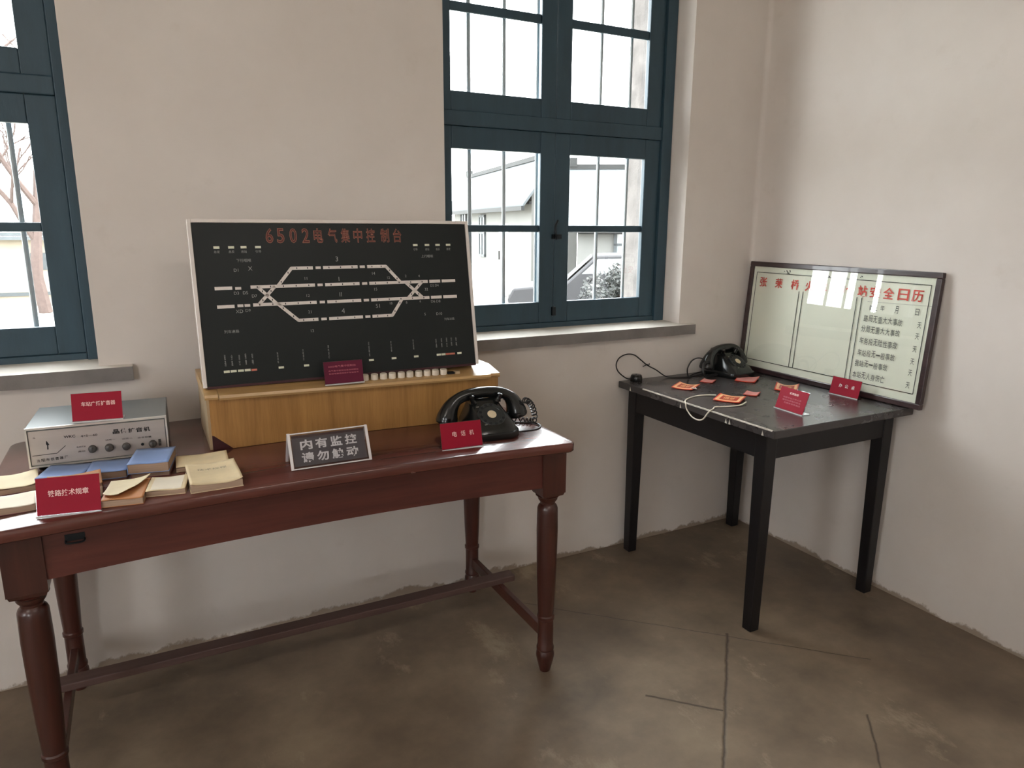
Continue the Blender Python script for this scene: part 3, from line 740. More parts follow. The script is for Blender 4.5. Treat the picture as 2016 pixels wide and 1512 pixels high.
# ------------------------------------------------------------------ amplifier
def amplifier():
    ox, oy = -2.588, -.270; oz = DZ(-2.588)
    root = thing('broadcast_amplifier', 'silver fronted station broadcast amplifier with grey steel top behind blue books', 'amplifier', (ox, oy, oz), radians(-2.3))
    hw, y0, y1, z0, z1 = .156, -.112, .118, .012, .113
    b = MB(); b.box(-hw, hw, y0+.006, y1, z0, z1); b.build('case', root, 'amp_grey', bevel=.002)
    b = MB(); b.box(-hw, hw, y0, y0+.007, z1-.005, z1); b.box(-hw, hw, y0, y0+.007, z0, z0+.004); b.box(-hw, -hw+.004, y0, y0+.007, z0+.004, z1-.005); b.box(hw-.004, hw, y0, y0+.007, z0+.004, z1-.005)
    b.build('front_rim', root, 'amp_rim')
    AF = MB(); AF.use('amp_face'); AF.box(-hw+.006, hw-.006, y0+.003, y0+.007, z0+.006, z1-.009)
    for x in (-.13, .13):
        for y in (-.085, .09):
            k = MB(); k.lathe([(.011, 0), (.012, z0)], 16, (x, y)); k.build('foot', root, 'ink_black', smooth=True)
    F = face_frame((ox*0, y0+.003, 0), (1, 0, 0), (0, 0, 1))
    def P(X, Z): return (X-ox, Z-.7855+.003)
    b = AF; b.at(F); b.use('ink_black')
    x, z = P(-2.517, .8645)
    for i, c in enumerate('晶体扩音机'): b.text(c, P(-2.550, 0)[0]+.0175*i, z+.0018-.0004*i, .0122, .0152, .024, .0002)
    b.text('WKC', P(-2.652, 0)[0], P(0, .8655)[1], .0065, .025, .02, .0002); b.text('4×5—60', P(-2.610, 0)[0], P(0, .8632)[1], .0055, .036, .008, .0002)
    for i, c in enumerate('沈阳市低音器厂'): b.text(c, P(-2.7235, 0)[0]+.0098*i, P(0, .8115)[1]+.0003*i, .0075, .0078, .016, .0002)
    b.strip([P(-2.735, .825), P(-2.683, .826), P(-2.663, .8432)], .0013, .0004, .0002)
    b.text('G.', P(-2.726, 0)[0], P(0, .8705)[1], .004, None, .01, .0002)
    xx, zz = P(-2.7005, .850)
    b.prism([(xx-.002, zz+.011), (xx+.001, zz+.006), (xx+.004, zz-.001), (xx+.0015, zz-.001), (xx+.001, zz-.012), (xx-.002, zz-.012), (xx-.001, zz-.002), (xx-.003, zz+.002)], .0002, .0006)
    for X, Z, tx, wd in ((-2.565, .8465, '话筒一', .022), (-2.527, .845, '话筒二', .024), (-2.487, .8435, '拾音音量', .032), (-2.630, .836, '电源开关', .020), (-2.630, .824, '高压', .016)):
        b.text(tx, P(X, 0)[0], P(0, Z)[1], .0042, wd, 0, .0002)
    b.build('face_plate', root)
    for X, Z, r in ((-2.606, .8275, .0085), (-2.5687, .8262, .009), (-2.5306, .8248, .0085), (-2.4697, .824, .0085)):
        k = MB(); k.at(face_frame((P(X, Z)[0], y0+.003, P(X, Z)[1]), (1, 0, 0), (0, 0, 1)))
        k.lathe([(r*1.15, 0), (r*1.15, .002), (r, .003), (r*.92, .013), (r*.5, .0145), (.0001, .0145)], 18); k.box(-.0008, .0008, 0, r*.8, .0145, .0155)
        k.build('knob', root, 'knob', smooth=True)
    k = MB(); k.at(face_frame((P(-2.4934, 0)[0], y0+.003, P(0, .8255)[1]), (1, 0, 0), (0, 0, 1))); k.lathe([(.0035, 0), (.0035, .004), (.0001, .0045)], 12); k.build('pilot_lamp', root, 'dkmetal', smooth=True)
    k = MB(); k.at(face_frame((P(-2.453, 0)[0], y0+.003, P(0, .8255)[1]), (1, 0, 0), (0, 0, 1))); k.box(-.003, .003, -.009, .009, 0, .002); k.lathe([(.0018, .002), (.0014, .009), (.0001, .0095)], 10); k.build('toggle_switch', root, 'knob')
amplifier()

# ------------------------------------------------------------------ books and booklets
def book(label, x, y, rz, wd, d, h, cover, z=None, group=None, kind='book', back=None):
    z = DZ(x)+.0004 if z is None else z
    root = thing(kind, label, 'book', (x, y, z), radians(rz), group)
    b = MB(); t = .0012; b.box(-wd/2, wd/2, -d/2, d/2, 0, t); b.box(-wd/2, -wd/2+.0014, -d/2, d/2, t, h-t); b.build('back_cover', root, back or cover)
    b = MB(); b.box(-wd/2+.0015, wd/2-.0015, -d/2+.0018, d/2-.0018, t, h-t); b.build('page_block', root, 'pages')
    def top(u, v):
        zz = h-t+.0005*sin(u*7)+.0014*(u-.5)**2; return (-wd/2+wd*u, -d/2+d*v, zz)
    b = MB(); b.grid(top, 12, 6); o = b.build('front_cover', root, cover, smooth=True)
    s = o.modifiers.new('thickness', 'SOLIDIFY'); s.thickness = t; s.offset = 1
    return root
book('powder blue book, leftmost of three, with its cover under the silver amplifier face', -2.668, -.441, -14, .098, .100, .018, 'blue')
book('powder blue book between the two others before the silver amplifier', -2.574, -.460, -7, .088, .098, .019, 'blue')
lo = book('thin cream-edged book beneath the thick powder blue book', -2.476, -.484, -9, .085, .122, .012, 'maroon_cover')
book('thickest powder blue book, topmost of its stack beside the cream booklets', -2.478, -.487, -10, .091, .128, .024, 'blue', z=lo.location.z+.0128)

def booklet(label, x, y, rz, wd, d, h, cover, curl=.0, side=0, front=.0, extra=None, back=None, lines=0, tx=None):
    """soft booklet: pages block with a limp, curling cover"""
    z = DZ(x)+.0004
    root = thing('booklet', label, 'booklet', (x, y, z), radians(rz))
    b = MB(); b.box(-wd/2, wd/2, -d/2, d/2, 0, .0012); b.build('back_cover', root, back or cover)
    def surf(u, v, k=0):
        zz = h+.001*sin(6*u+2*v)+curl*(abs(2*u-1)**3)*(.4+.6*(1-v))+front*max(0, (.35-v)/.35)**2+side*(u**3)
        return zz
    b = MB(); n = 10
    R = [[(-wd/2+.001+(wd-.002)*i/n, -d/2+.001+(d-.002)*v, .0012) for i in range(n+1)] for v in (0, 1)]
    def pg(u, v): return (-wd/2+.001+(wd-.002)*u, -d/2+.001+(d-.002)*v, max(.002, min(h, surf(u, v))-.0008))
    b.grid(pg, n, 8)
    edge = [(u/n, 0) for u in range(n+1)]+[(1, v/8) for v in range(1, 9)]+[(1-u/n, 1) for u in range(1, n+1)]+[(0, 1-v/8) for v in range(1, 8)]
    tp = [pg(*e) for e in edge]; bt = [(p[0], p[1], .0012) for p in tp]
    b.rings([bt, tp], cap0=False, cap1=False); b.build('page_block', root, 'pages', smooth=True, angle=30)
    b = MB(); b.grid(lambda u, v: (-wd/2+wd*u, -d/2+d*v, surf(u, v)), 16, 12); c = b.build('front_cover', root, cover, smooth=True)
    s = c.modifiers.new('thickness', 'SOLIDIFY'); s.thickness = .0007; s.offset = 1
    if tx:
        b = MB(); me, _ = glyphs(tx[0], 0); b.text(tx[0], 0, 0, tx[1], tx[2], 0)
        b.v = [Vector((p.x, p.y+tx[3]*d, surf((p.x+wd/2)/wd, (p.y+tx[3]*d+d/2)/d)+.0012)) for p in b.v]
        b.build('printing', c, 'print_grey')
    return root, surf
booklet('limp cream booklet with a maroon back cover, farthest left beside the amplifier', -2.766, -.445, 8, .085, .112, .013, 'paper', curl=.004, side=.004, back='maroon_cover')
booklet('pale folded booklet at the left front corner of the desk', -2.762, -.598, 3, .100, .090, .015, 'paper_white', curl=.001, back='maroon_cover')
r_, sf = booklet('orange-brown booklet right behind the largest crimson placard', -2.640, -.570, 4, .108, .118, .026, 'kraft', curl=.006, front=.002)
r_, sf = booklet('booklet with torn cream cover curling over orange-brown pages, right of the placard', -2.535, -.653, -8, .083, .128, .015, 'kraft', curl=.0)
b = MB()   # torn curled flap of the cover
def flap(u, v):
    x = -.0415+.083*u*(1-.30*(1-v)**1.5)*(1-.12*(u > .6)*(1-v)); y = -.052*(1-.45*abs(2*u-.9)**2.2)*(1-v)+.064*v
    return (x, y, .0172+.012*(1-v)**3*(.4+u*.3)+.010*u**4*v)
b.grid(flap, 14, 12); o = b.build('torn_flap', r_, 'paper', smooth=True); s = o.modifiers.new('thickness', 'SOLIDIFY'); s.thickness = .0006
r_, sf = booklet('pale open booklet with a white printed page beside the large tan booklet', -2.450, -.648, -9, .082, .096, .012, 'paper_tan', curl=.001)
b = MB(); b.grid(lambda u, v: (-.032+.063*u, -.043+.086*v, sf(.1+.8*u, v)+.0012), 8, 4); b.build('white_page', r_, 'paper_white', smooth=True)
booklet('cream booklet lying flat behind the large tan booklet', -2.366, -.497, -2, .122, .100, .010, 'paper_tan', curl=.002)
booklet('largest tan booklet with curled corners, nearest the clear acrylic sign', -2.352, -.638, 1, .113, .156, .018, 'paper_tan', curl=.007, front=-.003, tx=('技术规程', .014, .066, .17))

# ------------------------------------------------------------------ telephones
def se(cx, cy, hw, hd, z, p=3.2, n=40, tilt=0):
    out = []
    for i in range(n):
        a = 2*pi*i/n; c, s_ = cos(a), sin(a)
        out.append((cx+hw*math.copysign(abs(c)**(2/p), c), cy+hd*math.copysign(abs(s_)**(2/p), s_), z+tilt*hd*math.copysign(abs(s_)**(2/p), s_)))
    return out
def make_phone(label, loc, rz):
    root = thing('telephone', label, 'telephone', loc, rz)
    b = MB(); L = [(0, .0, .080, .090, 4), (.004, .0, .083, .093, 4), (.020, .0, .081, .091, 4), (.0205, .0, .076, .086, 4), (.026, .001, .075, .084, 4)]
    R = [se(0, cy, hw, hd, z, p) for z, cy, hw, hd, p in L]
    for z, cy, hw, hd, tl in ((.040, .004, .071, .079, .02), (.056, .012, .062, .067, .06), (.072, .022, .053, .052, .10), (.086, .032, .047, .038, .10), (.094, .037, .042, .030, .05), (.097, .038, .036, .024, 0)):
        R.append(se(0, cy, hw, hd, z, 3.6, tilt=tl))
    b.rings(R); b.build('body', root, 'bakelite', smooth=True, angle=50)
    # dial on the sloping front
    ey = Vector((0, .062, .050)).normalized(); O = Vector((0, -.037, .0615))
    F = face_frame(O-ey.cross(Vector((1, 0, 0)))*.004*0, (1, 0, 0), ey)
    b = MB(); b.at(F); b.lathe([(.041, -.008), (.041, .004), (.039, .006), (.030, .006), (.029, .0045), (.016, .005), (.0001, .005)], 40); d = b.build('dial', root, 'dial', smooth=True, angle=30)
    b = MB(); b.at(F); b.lathe([(.0135, .004), (.0135, .0062), (.0001, .0064)], 28); b.build('dial_card', d, 'cream', smooth=True, angle=30)
    b = MB(); b.at(F)
    for a in range(10):
        t = radians(-30-a*28); b.lathe([(.0048, .0055), (.0048, .0062), (.0001, .0062)], 12, (.0345*cos(t), .0345*sin(t)))
    b.build('finger_holes', d, 'ink_black')
    for x, y in ((-.036, .030), (-.030, -.036)):
        b = MB(); b.at(F); b.box(x-.004, x+.004, y-.0012, y+.0012, .004, .0068); b.build('chrome_clip', d, 'speck')
    for sx in (-1, 1):
        k = MB()
        for y in (.008, .062): k.tube(smooth_path([(sx*.034, y, .090), (sx*.042, y, .100), (sx*.046, y+(.004 if y > .03 else -.004), .114)]), [.008]*12+[.005], 10)
        k.box(sx*.028, sx*.048, .006, .064, .088, .099); k.build('cradle', root, 'bakelite', smooth=True, angle=40)
    path = smooth_path([(-.113, .034, .040), (-.109, .034, .058), (-.098, .034, .082), (-.078, .034, .101), (-.045, .034, .112), (0, .034, .1155), (.045, .034, .112), (.078, .034, .101), (.098, .034, .082), (.109, .034, .058), (.113, .034, .040)], 5)
    m = len(path); rr = []
    for i in range(m):
        t = abs(2*i/(m-1)-1); rr.append(.0165+.002*t+.0135*min(1, max(0, (t-.42)/.45))**1.1-(.004 if t > .97 else 0))
    b = MB(); b.tube(path, rr, 20); hs = b.build('handset', root, 'bakelite', smooth=True, angle=50)
    for sx in (-1, 1):
        k = MB(); a = Vector((sx*.1135, .034, .040)); n_ = Vector((sx*.20, 0, -.95)).normalized()
        k.at(face_frame(a, n_.orthogonal(), n_.cross(n_.orthogonal()))); k.lathe([(.0315, -.006), (.033, .0), (.031, .007), (.024, .010), (.0001, .011)], 24); k.build('cap', hs, 'bakelite', smooth=True, angle=40)
    return root
ph = make_phone('black rotary telephone with cream dial centre and coiled cord on the red-brown desk', (-1.588, -.550, DZ(-1.588)+.0006), radians(-3))
ph2 = dup(ph, (-.198, -.112, .7506), radians(8), 'black rotary telephone on the black table beside the framed board')
def cord(name, pts, r, root, mat='cord', n=8):
    inv = root.matrix_basis.inverted()
    b = MB(); b.tube([inv @ Vector(p) for p in pts], r, n); return b.build(name, root, mat, smooth=True)
dz = DZ(-1.41)
axis = smooth_path([(-1.462, -.552, .868), (-1.443, -.54, .860), (-1.424, -.528, .842), (-1.409, -.518, .815), (-1.404, -.511, dz+.014), (-1.418, -.497, dz+.012), (-1.445, -.482, dz+.012), (-1.50, -.470, dz+.012)], 24)
coil = []
for i, p in enumerate(axis):
    t = (axis[min(i+1, len(axis)-1)]-axis[max(i-1, 0)]).normalized(); u = t.cross(Vector((0, 0, 1))).normalized(); v = t.cross(u)
    a = i*2*pi/10.5; R_ = .0082 if i < 100 else .0060
    coil.append(p+(u*cos(a)+v*sin(a))*R_)
cord('coiled_cord', coil, .0022, ph, n=6)
cord('line_cord', smooth_path([(-1.50, -.475, dz+.006), (-1.45, -.485, dz+.004), (-1.412, -.500, dz+.003), (-1.399, -.523, dz+.003), (-1.405, -.552, dz+.003), (-1.435, -.575, dz+.003), (-1.49, -.58, dz+.004), (-1.505, -.575, dz+.006)], 8), .0028, ph)
cord('handset_cord', smooth_path([(-.305, -.085, .806), (-.340, -.095, .828), (-.385, -.11, .838), (-.425, -.12, .830), (-.445, -.12, .800), (-.432, -.11, .768), (-.40, -.085, .756), (-.34, -.05, .755), (-.26, -.035, .758)], 6), .0030, ph2)
cord('line_cord', smooth_path([(-.27, -.045, .757), (-.33, -.075, .754), (-.40, -.085, .7532), (-.455, -.070, .7532), (-.495, -.045, .756), (-.535, -.022, .785), (-.575, -.016, .806), (-.610, -.014, .832), (-.645, -.013, .856), (-.685, -.013, .862), (-.722, -.014, .850), (-.738, -.016, .825), (-.733, -.018, .800), (-.716, -.022, .780), (-.69, -.03, .762), (-.668, -.036, .760)], 6), .0026, ph2)
cord('coil_stub', smooth_path([(-.322, -.115, .812), (-.345, -.125, .820), (-.366, -.13, .812), (-.372, -.135, .786), (-.366, -.135, .768), (-.340, -.13, .760), (-.28, -.12, .7585)], 6), .0062, ph2)
tb = thing('terminal_box', 'small round black cord terminal box at the back left corner of the black table', 'terminal box', (-.650, -.040, .7504))
b = MB(); b.lathe([(.024, 0), (.025, .003), (.025, .016), (.023, .021), (.0235, .022), (.020, .0275), (.006, .029), (.0001, .029)], 28); b.build('housing', tb, 'bakelite', smooth=True, angle=30)
b = MB(); b.lathe([(.0032, .0285), (.003, .0302), (.0001, .0304)], 12); b.build('screw', tb, 'dkmetal', smooth=True)
hk = thing('wall_hook', 'tiny rusty hook in the wall above the black table holding the phone cord', 'hook', (-.575, 0, .806))
b = MB(); b.tube(smooth_path([(0, .002, .004), (0, -.012, .004), (.002, -.022, .0), (.004, -.022, .01)]), .0018, 6); b.tube([(-.014, -.003, -.006), (.012, -.003, .002)], .0016, 6); b.build('hook_wire', hk, 'dkmetal', smooth=True)

# ------------------------------------------------------------------ badges on the black table
def badge(label, x, y, rz, wd, d, pal, text, group, curlh=.012, pin=False):
    root = thing('armband_badge', label, 'badge', (x, y, .7505), radians(rz), group)
    def S(u, v, k=0): return (-wd/2+wd*u, -d/2+d*v, .003+curlh*(2*u-1)**2*(.35+.65*v)+.0012*k)
    def patch(u0, u1, v0, v1, k): 
        b = MB(); b.grid(lambda u, v: S(u0+(u1-u0)*u, v0+(v1-v0)*v, k), 12, 6); return b
    o = patch(0, 1, 0, 1, 0).build('card', root, pal[0], smooth=True); s = o.modifiers.new('thickness', 'SOLIDIFY'); s.thickness = .0022; s.offset = -1
    patch(.05, .95, .05, .95, .4).build('border', root, pal[1], smooth=True)
    patch(.17, .83, .20, .80, .8).build('center_field', root, pal[2], smooth=True)
    b = MB(); b.text(text, 0, 0, d*.36, wd*.48, .02)
    b.v = [Vector(S((p.x+wd/2)/wd, (p.y+d/2)/d, 1.2)) for p in b.v]; b.build('lettering', root, pal[1])
    if pin:
        k = MB(); k.tube(smooth_path([(wd/2-.004, -d/2+.008, .010), (wd/2+.008, -d/2+.006, .010), (wd/2+.014, -d/2+.012, .008), (wd/2+.006, -d/2+.022, .009)]), .0025, 8); k.build('pin', root, 'acr_edge', smooth=True)
    return root
G1 = ('badge_red', 'badge_gold', 'badge_dark'); G2 = ('badge_red', 'badge_pink_sheen', 'badge_pink_sheen'); G3 = ('badge_dark', 'badge_pink_sheen', 'badge_pink_sheen')
badge('orange-red badge with gold border nearest the round terminal box', -.545, -.228, -60, .086, .10, G1, '值班', 'badges on the black table', .008, True)
badge('pinkish red badge with pale border right below the telephone on the black table', -.212, -.232, -56, .082, .112, G2, '值班', 'badges on the black table', .007)
badge('orange-red badge half hidden behind the many-lined crimson placard', -.196, -.428, -52, .085, .115, G1, '安全', 'badges on the black table', .011)
tg = badge('gold bordered red badge whose white string hangs over the black table edge', -.535, -.463, -58, .098, .104, G1, '值班', 'badges on the black table', .006)
badge('small pink badge between the terminal box badge and the telephone', -.388, -.186, -58, .052, .062, G3, '站', 'small pink badges on the black table', .004)
badge('small pink badge between the string badge and the half hidden orange badge', -.396, -.438, -58, .052, .066, G3, '站', 'small pink badges on the black table', .004)
st = smooth_path([(-.548, -.405, .7565), (-.575, -.378, .754), (-.620, -.372, .753), (-.672, -.390, .7535), (-.708, -.414, .7535), (-.7215, -.433, .748), (-.722, -.440, .730), (-.722, -.470, .708), (-.722, -.505, .7036), (-.722, -.530, .714), (-.7222, -.549, .738), (-.7185, -.560, .752), (-.700, -.553, .7535), (-.672, -.534, .753), (-.630, -.546, .753), (-.575, -.556, .754), (-.528, -.540, .757)], 6)
cord('neck_string', st, .0024, tg, 'string')

# ------------------------------------------------------------------ framed calendar board
def framed_board():
    root = thing('framed_notice_board', 'dark framed glass notice board with pale green paper leaning on the right wall', 'notice board', (-.055, -.45, .7505))
    F = face_frame((0, .43, .0065), (0, -1, 0), (.033, 0, .477))
    s0, s1, t0, t1, fw_ = -.004, .873, -.005, .480, .021
    b = MB(); b.at(F)
    b.box(s0, s1, t0, t0+fw_, -.020, .0); b.box(s0, s1, t1-fw_, t1, -.020, .0); b.box(s0, s0+fw_, t0+fw_, t1-fw_, -.020, .0); b.box(s1-fw_, s1, t0+fw_, t1-fw_, -.020, .0)
    b.build('frame', root, 'brown_frame', bevel=.003)
    b = MB(); b.at(F); i0, i1, j0, j1 = s0+fw_, s1-fw_, t0+fw_, t1-fw_
    b.box(i0-.004, i1+.004, j0-.004, j1+.004, -.017, -.012); b.build('backing_board', root, 'black')
    b = MB(); b.at(F)
    def pw(u, v): return (i0+(i1-i0)*u, j0+(j1-j0)*v, -.0088+.0016*mnoise.noise(Vector((u*6, v*5+u*3, 1)))+.0010*mnoise.noise(Vector((u*3, v*16, 4))))
    b.use('green_paper'); b.grid(pw, 60, 36)
    z = -.0062
    b.use('rule_ink'); L, Rr, T, B = .036, .836, .434, .047; wl = .0026
    b.strip([(L, B), (L, T)], wl, .0005, z); b.strip([(Rr, B), (Rr, T)], wl, .0005, z); b.strip([(L, T), (Rr, T)], wl, .0005, z); b.strip([(L, B), (Rr, B)], wl, .0005, z)
    for s_ in (.2768, .2978, .5523, .5735): b.strip([(s_, B), (s_, T-.066)], wl, .0005, z)
    b.strip([(.60, T-.078), (i1-.002, T-.072)], .0007, .0005, z)
    b.use('title_red')
    for c, s_ in zip('张荣桥火车帅仓站安全日历', (.0792, .1652, .251, .325, .390, .472, .5185, .572, .6245, .680, .7386, .7922)): b.text(c, s_, .393, .042, .043 if s_ > .6 else .040, .018, z, .0004)
    b.use('ink')
    b.text('截止', .628, .334, .021, .034, .004, z, .0004); b.text('年', .665, .337, .021, .016, .004, z, .0004); b.text('月', .7221, .337, .027, .014, .004, z, .0004); b.text('日', .8006, .337, .024, .014, .004, z, .0004)
    rows = [('路局无重大大事故', .293, .594, .753), ('分局无重大大事故', .253, .590, .750), ('车务段无险性事故', .207, .590, .748), ('车站段无一般事故', .162, .590, .746), ('我站无一般事故', .121, .586, .724), ('本站无人身伤亡', .0758, .583, .720)]
    for i, (tx, t_, a, e_) in enumerate(rows):
        n = len(tx); st_ = (e_-a)/n
        for k, c in enumerate(tx): b.text(c, a+st_*(k+.5), t_+.0012*sin(k*1.7+i), .005 if c == '一' else .025, st_*.86, .004, z, .0004)
        b.text('天', .8165-.001*i, t_-.001, .022, .0145, .004, z, .0004)
    b.use('rule_ink'); rnd = random.Random(3)
    for i in range(26):
        s_ = rnd.choice([rnd.uniform(.185, .23), rnd.uniform(.36, .56), rnd.uniform(.40, .52)]); t_ = rnd.uniform(.436, .455); q = rnd.uniform(.0012, .004)
        b.prism([(s_+q*cos(a+rnd.random())*rnd.uniform(.6, 1.6), t_+q*sin(a)*rnd.uniform(.5, 1.3)) for a in (0, 1.2, 2.5, 3.7, 5)], z, z+.0005)
    b.build('paper_sheet', root, smooth=True, angle=20)
    b = MB(); b.at(F); b.box(i0-.003, i1+.003, j0-.003, j1+.003, -.0046, -.003); b.build('glass_pane', root, 'pglass')
framed_board()

# ------------------------------------------------------------------ outside
GZ = -.55
b = MB(); b.raw([(-60, TH, GZ), (60, TH, GZ), (60, 70, GZ), (-60, 70, GZ)], [(0, 1, 2, 3)])
b.raw([(-60, -60, GZ), (60, -60, GZ), (60, YF-TH, GZ), (-60, YF-TH, GZ)], [(0, 1, 2, 3)])
b.raw([(-60, YF-TH, GZ), (XW-TH, YF-TH, GZ), (XW-TH, TH, GZ), (-60, TH, GZ)], [(0, 1, 2, 3)])
o = struct(b.build('ground', mat='ground'))
def house(label, corner, ex, L, W, ze, zr, wins, door=None, ridge_end=True):
    ang = math.atan2(ex[1], ex[0]); root = thing('house', label, 'house', (corner[0], corner[1], GZ), ang)
    # local: x along facade, +y away from the viewer
    e, r = ze-GZ, zr-GZ
    b = MB(); b.box(0, L, 0, W, 0, e)
    b.raw([(0, 0, e), (0, W, e), (0, W/2, r-.08)], [(0, 2, 1)]); b.raw([(L, 0, e), (L, W, e), (L, W/2, r-.08)], [(0, 1, 2)])
    b.build('walls', root, 'house_wall')
    b = MB(); o_ = .3; sl = (r-e)/(W/2); ye = -o_; z_e = e-sl*o_
    for sgn in (0, 1):
        ys = (ye, W/2) if sgn == 0 else (W+o_, W/2)
        pr = [(ys[0], z_e), (ys[1], r), (ys[1], r+.09), (ys[0], z_e+.09)]
        v = [(x, y, z) for x in (-.25, L+.25) for y, z in pr]
        b.raw(v, [(0, 1, 2, 3), (7, 6, 5, 4), (0, 4, 5, 1), (1, 5, 6, 2), (2, 6, 7, 3), (3, 7, 4, 0)])
    b.build('roof', root, 'roof')
    b = MB(); b.box(-.3, L+.3, W/2-.08, W/2+.08, r+.04, r+.16); 
    b.prism([(-.32, W/2-.1), (-.05, W/2-.1), (-.05, W/2+.1), (-.32, W/2+.1)], r+.1, r+.30); b.build('ridge', root, 'eave')
    b = MB(); b.box(-.25, L+.25, ye-.04, ye+.04, z_e-.06, z_e+.05); b.box(0, L, -.06, .0, e-.30, e-.24); b.build('gutter', root, 'eave')
    for x, z, w_, h_ in wins:
        k = MB(); 
        for q in ((x-w_/2, x-w_/2+.07, z, z+h_), (x+w_/2-.07, x+w_/2, z, z+h_), (x-w_/2, x+w_/2, z, z+.07), (x-w_/2, x+w_/2, z+h_-.07, z+h_), (x-w_/2, x+w_/2, z+h_*.55, z+h_*.55+.05), (x-.03, x+.03, z, z+h_)): k.box(q[0], q[1], -.06, 0, q[2], q[3])
        f = k.build('window', root, 'trim_grey'); k = MB(); k.box(x-w_/2+.02, x+w_/2-.02, -.03, -.005, z+.02, z+h_-.02); k.build('pane', f, 'car_glass')
    if door:
        x, w_, h_ = door; k = MB(); k.box(x-w_/2, x+w_/2, -.05, 0, .05, h_); d = k.build('door', root, 'frame_white'); k = MB(); k.box(x-w_/2+.08, x-w_/2+.12, -.09, -.05, 1.0, 1.25); k.build('handle', d, 'eave')
    return root
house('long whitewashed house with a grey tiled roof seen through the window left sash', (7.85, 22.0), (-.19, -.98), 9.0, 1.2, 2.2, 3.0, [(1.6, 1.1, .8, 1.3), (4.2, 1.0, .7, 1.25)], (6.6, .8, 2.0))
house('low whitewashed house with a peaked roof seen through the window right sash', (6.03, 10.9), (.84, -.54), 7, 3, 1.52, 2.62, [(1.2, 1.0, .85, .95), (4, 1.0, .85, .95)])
yw = thing('yard_wall', 'tan yard wall with a tiled coping seen through the left window', 'wall', (-6, 18, GZ))
b = MB(); b.box(-6, 5, 0, .3, 0, 1.55); b.build('masonry', yw, 'tanwall')
b = MB()
for i in range(3): b.box(-6.1, 5.1, -.22+.06*i, .52-.06*i, 1.55+.09*i, 1.62+.09*i)
b.build('coping', yw, 'roof')
b = MB(); b.box(1.30, 1.75, -.03, 0, .85, 1.25); b.build('vent', yw, 'trim_grey')
b = MB(); b.box(-6, 5, -.05, 0, .25, .33); b.build('plinth_band', yw, 'trim_grey')
def car():
    root = thing('car', 'dark grey car parked behind the bush outside the right window', 'car', (5.6, 8.74, GZ), radians(-122.7))
    b = MB()
    prof = [(-2.0, .35), (-2.05, .62), (-1.95, .82), (-1.0, .92), (-.45, 1.42), (.9, 1.46), (1.55, .98), (2.0, .92), (2.05, .45), (1.95, .3)]
    R = [[(sx*(.78 if z < 1.0 else .62), y, z) for y, z in prof] for sx in (-1, 1)]
    b.rings(R); b.build('body', root, 'car', smooth=True, angle=30, bevel=.04)
    k = MB(); k.raw([(-.66, -.97, .95), (.66, -.97, .95), (.56, -.50, 1.38), (-.56, -.50, 1.38)], [(0, 1, 2, 3)]); o = k.build('windscreen', root, 'car_glass'); o.location = (0, -.035, .025); s = o.modifiers.new('thickness', 'SOLIDIFY'); s.thickness = .01
    for sx in (-1, 1):
        k = MB(); k.raw([(sx*.70, -.85, .96), (sx*.70, 1.35, 1.0), (sx*.645, .85, 1.38), (sx*.645, -.42, 1.36)], [(0, 1, 2, 3)]); o = k.build('side_window', root, 'car_glass'); o.location = (sx*.045, 0, 0); s = o.modifiers.new('thickness', 'SOLIDIFY'); s.thickness = .01
        k = MB(); k.at(face_frame((sx*.55, -2.04, .68), (1, 0, 0), (0, 0, 1))); k.lathe([(.11, 0), (.11, .03), (.0001, .04)], 16); k.build('headlamp', root, 'speck', smooth=True)
        for y in (-1.3, 1.3):
            k = MB(); k.at(face_frame((sx*.70, y, .31), (0, 1, 0), (0, 0, 1))); k.lathe([(.2, -.09), (.31, -.09), (.31, .09), (.2, .09)], 24); k.build('wheel', root, 'tyre', smooth=True, angle=30)
car()
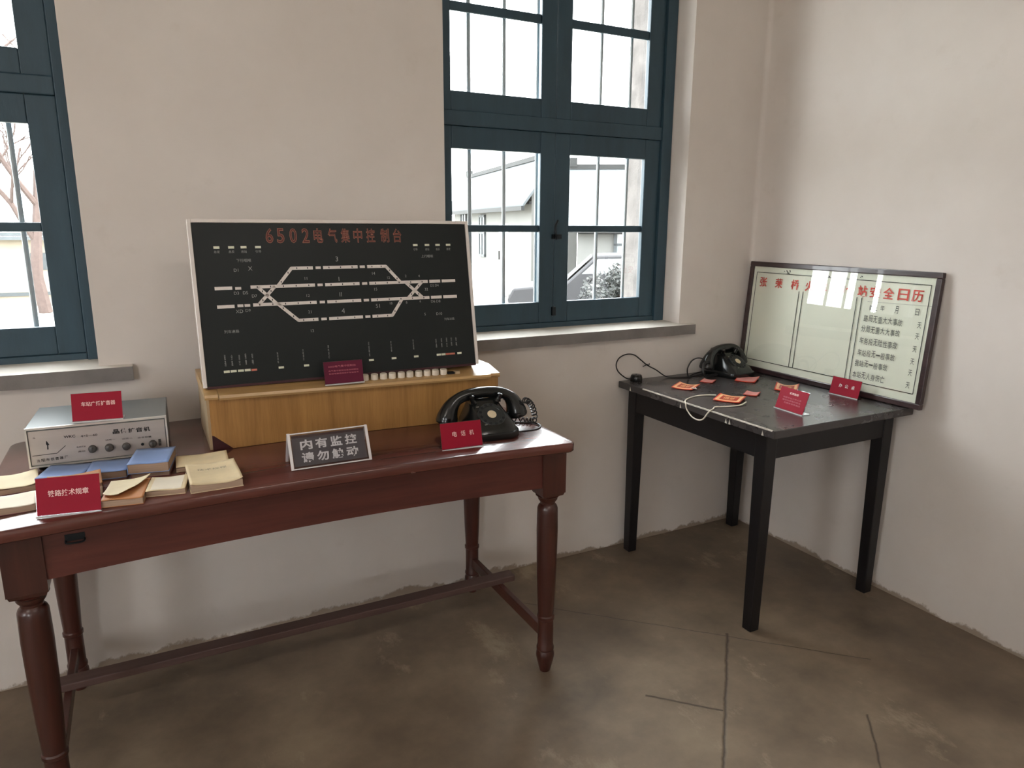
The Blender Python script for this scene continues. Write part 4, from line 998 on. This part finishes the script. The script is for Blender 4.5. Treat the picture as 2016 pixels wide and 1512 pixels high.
def bush():
    root = thing('bush', 'dark evergreen bush seen through the lower right window pane', 'bush', (4.36, 7.0, GZ))
    rnd = random.Random(11); b = MB()
    blobs = [(x*1.2, y*1.2, z*1.12, r*1.25) for x, y, z, r in [(0, 0, .45, .42), (.12, -.1, .85, .34), (-.2, .1, .75, .30), (.28, .05, .7, .30), (.0, .0, 1.0, .20), (.34, -.05, .92, .2), (-.28, -.05, .35, .28), (.3, 0, .3, .3)]]
    for i in range(4200):
        cx, cy, cz, r = rnd.choice(blobs); d = Vector((rnd.gauss(0, 1), rnd.gauss(0, 1), rnd.gauss(0, 1))).normalized()*r*rnd.uniform(.6, 1.05)
        p = Vector((cx, cy, cz))+d
        if p.z < .03: continue
        u = Vector((rnd.gauss(0, 1), rnd.gauss(0, 1), rnd.gauss(0, 1))).normalized(); v = u.orthogonal(); s_ = rnd.uniform(.03, .055)
        b.raw([p-u*s_, p+v*s_*.45, p+u*s_, p-v*s_*.45], [(0, 1, 2, 3)])
    b.build('foliage', root, 'leaf')
    b = MB(); b.tube([(0, 0, 0), (.02, 0, .5), (.0, .02, .9)], [.04, .03, .015], 8)
    for a in range(6): b.tube([(0, 0, .2), (.25*cos(a), .2*sin(a), .55), (.32*cos(a), .28*sin(a), .8)], [.02, .014, .006], 6)
    b.build('stem', root, 'bark', smooth=True)
bush()
def bare_tree(label, x, y, h, seed):
    root = thing('bare_tree', label, 'tree', (x, y, GZ)); rnd = random.Random(seed); b = MB()
    def grow(p, d, L, r, lev):
        pts = [p]; q = p.copy(); dd = d.copy()
        for i in range(4):
            dd = (dd+Vector((rnd.gauss(0, .12), rnd.gauss(0, .12), rnd.gauss(0, .06)))).normalized(); q = q+dd*L/4; pts.append(q.copy())
        b.tube(pts, [r*(1-.45*i/4) for i in range(5)], 7 if lev < 2 else 5)
        if lev >= 4: return
        for i in range(3 if lev else 5):
            k = rnd.choice([2, 3, 4]); a = rnd.uniform(0, 2*pi); s_ = rnd.uniform(.5, .95)
            nd = (dd+Vector((cos(a), sin(a), rnd.uniform(0, .5)))*s_).normalized(); grow(pts[k], nd, L*rnd.uniform(.55, .75), r*.52, lev+1)
    grow(Vector((0, 0, 0)), Vector((0, 0, 1)), h*.5, h*.022, 0)
    b.build('branches', root, 'bark', smooth=True); return root
bare_tree('leafless tree standing before the tan yard wall outside the left window', -4.36, 16.3, 6.2, 9)
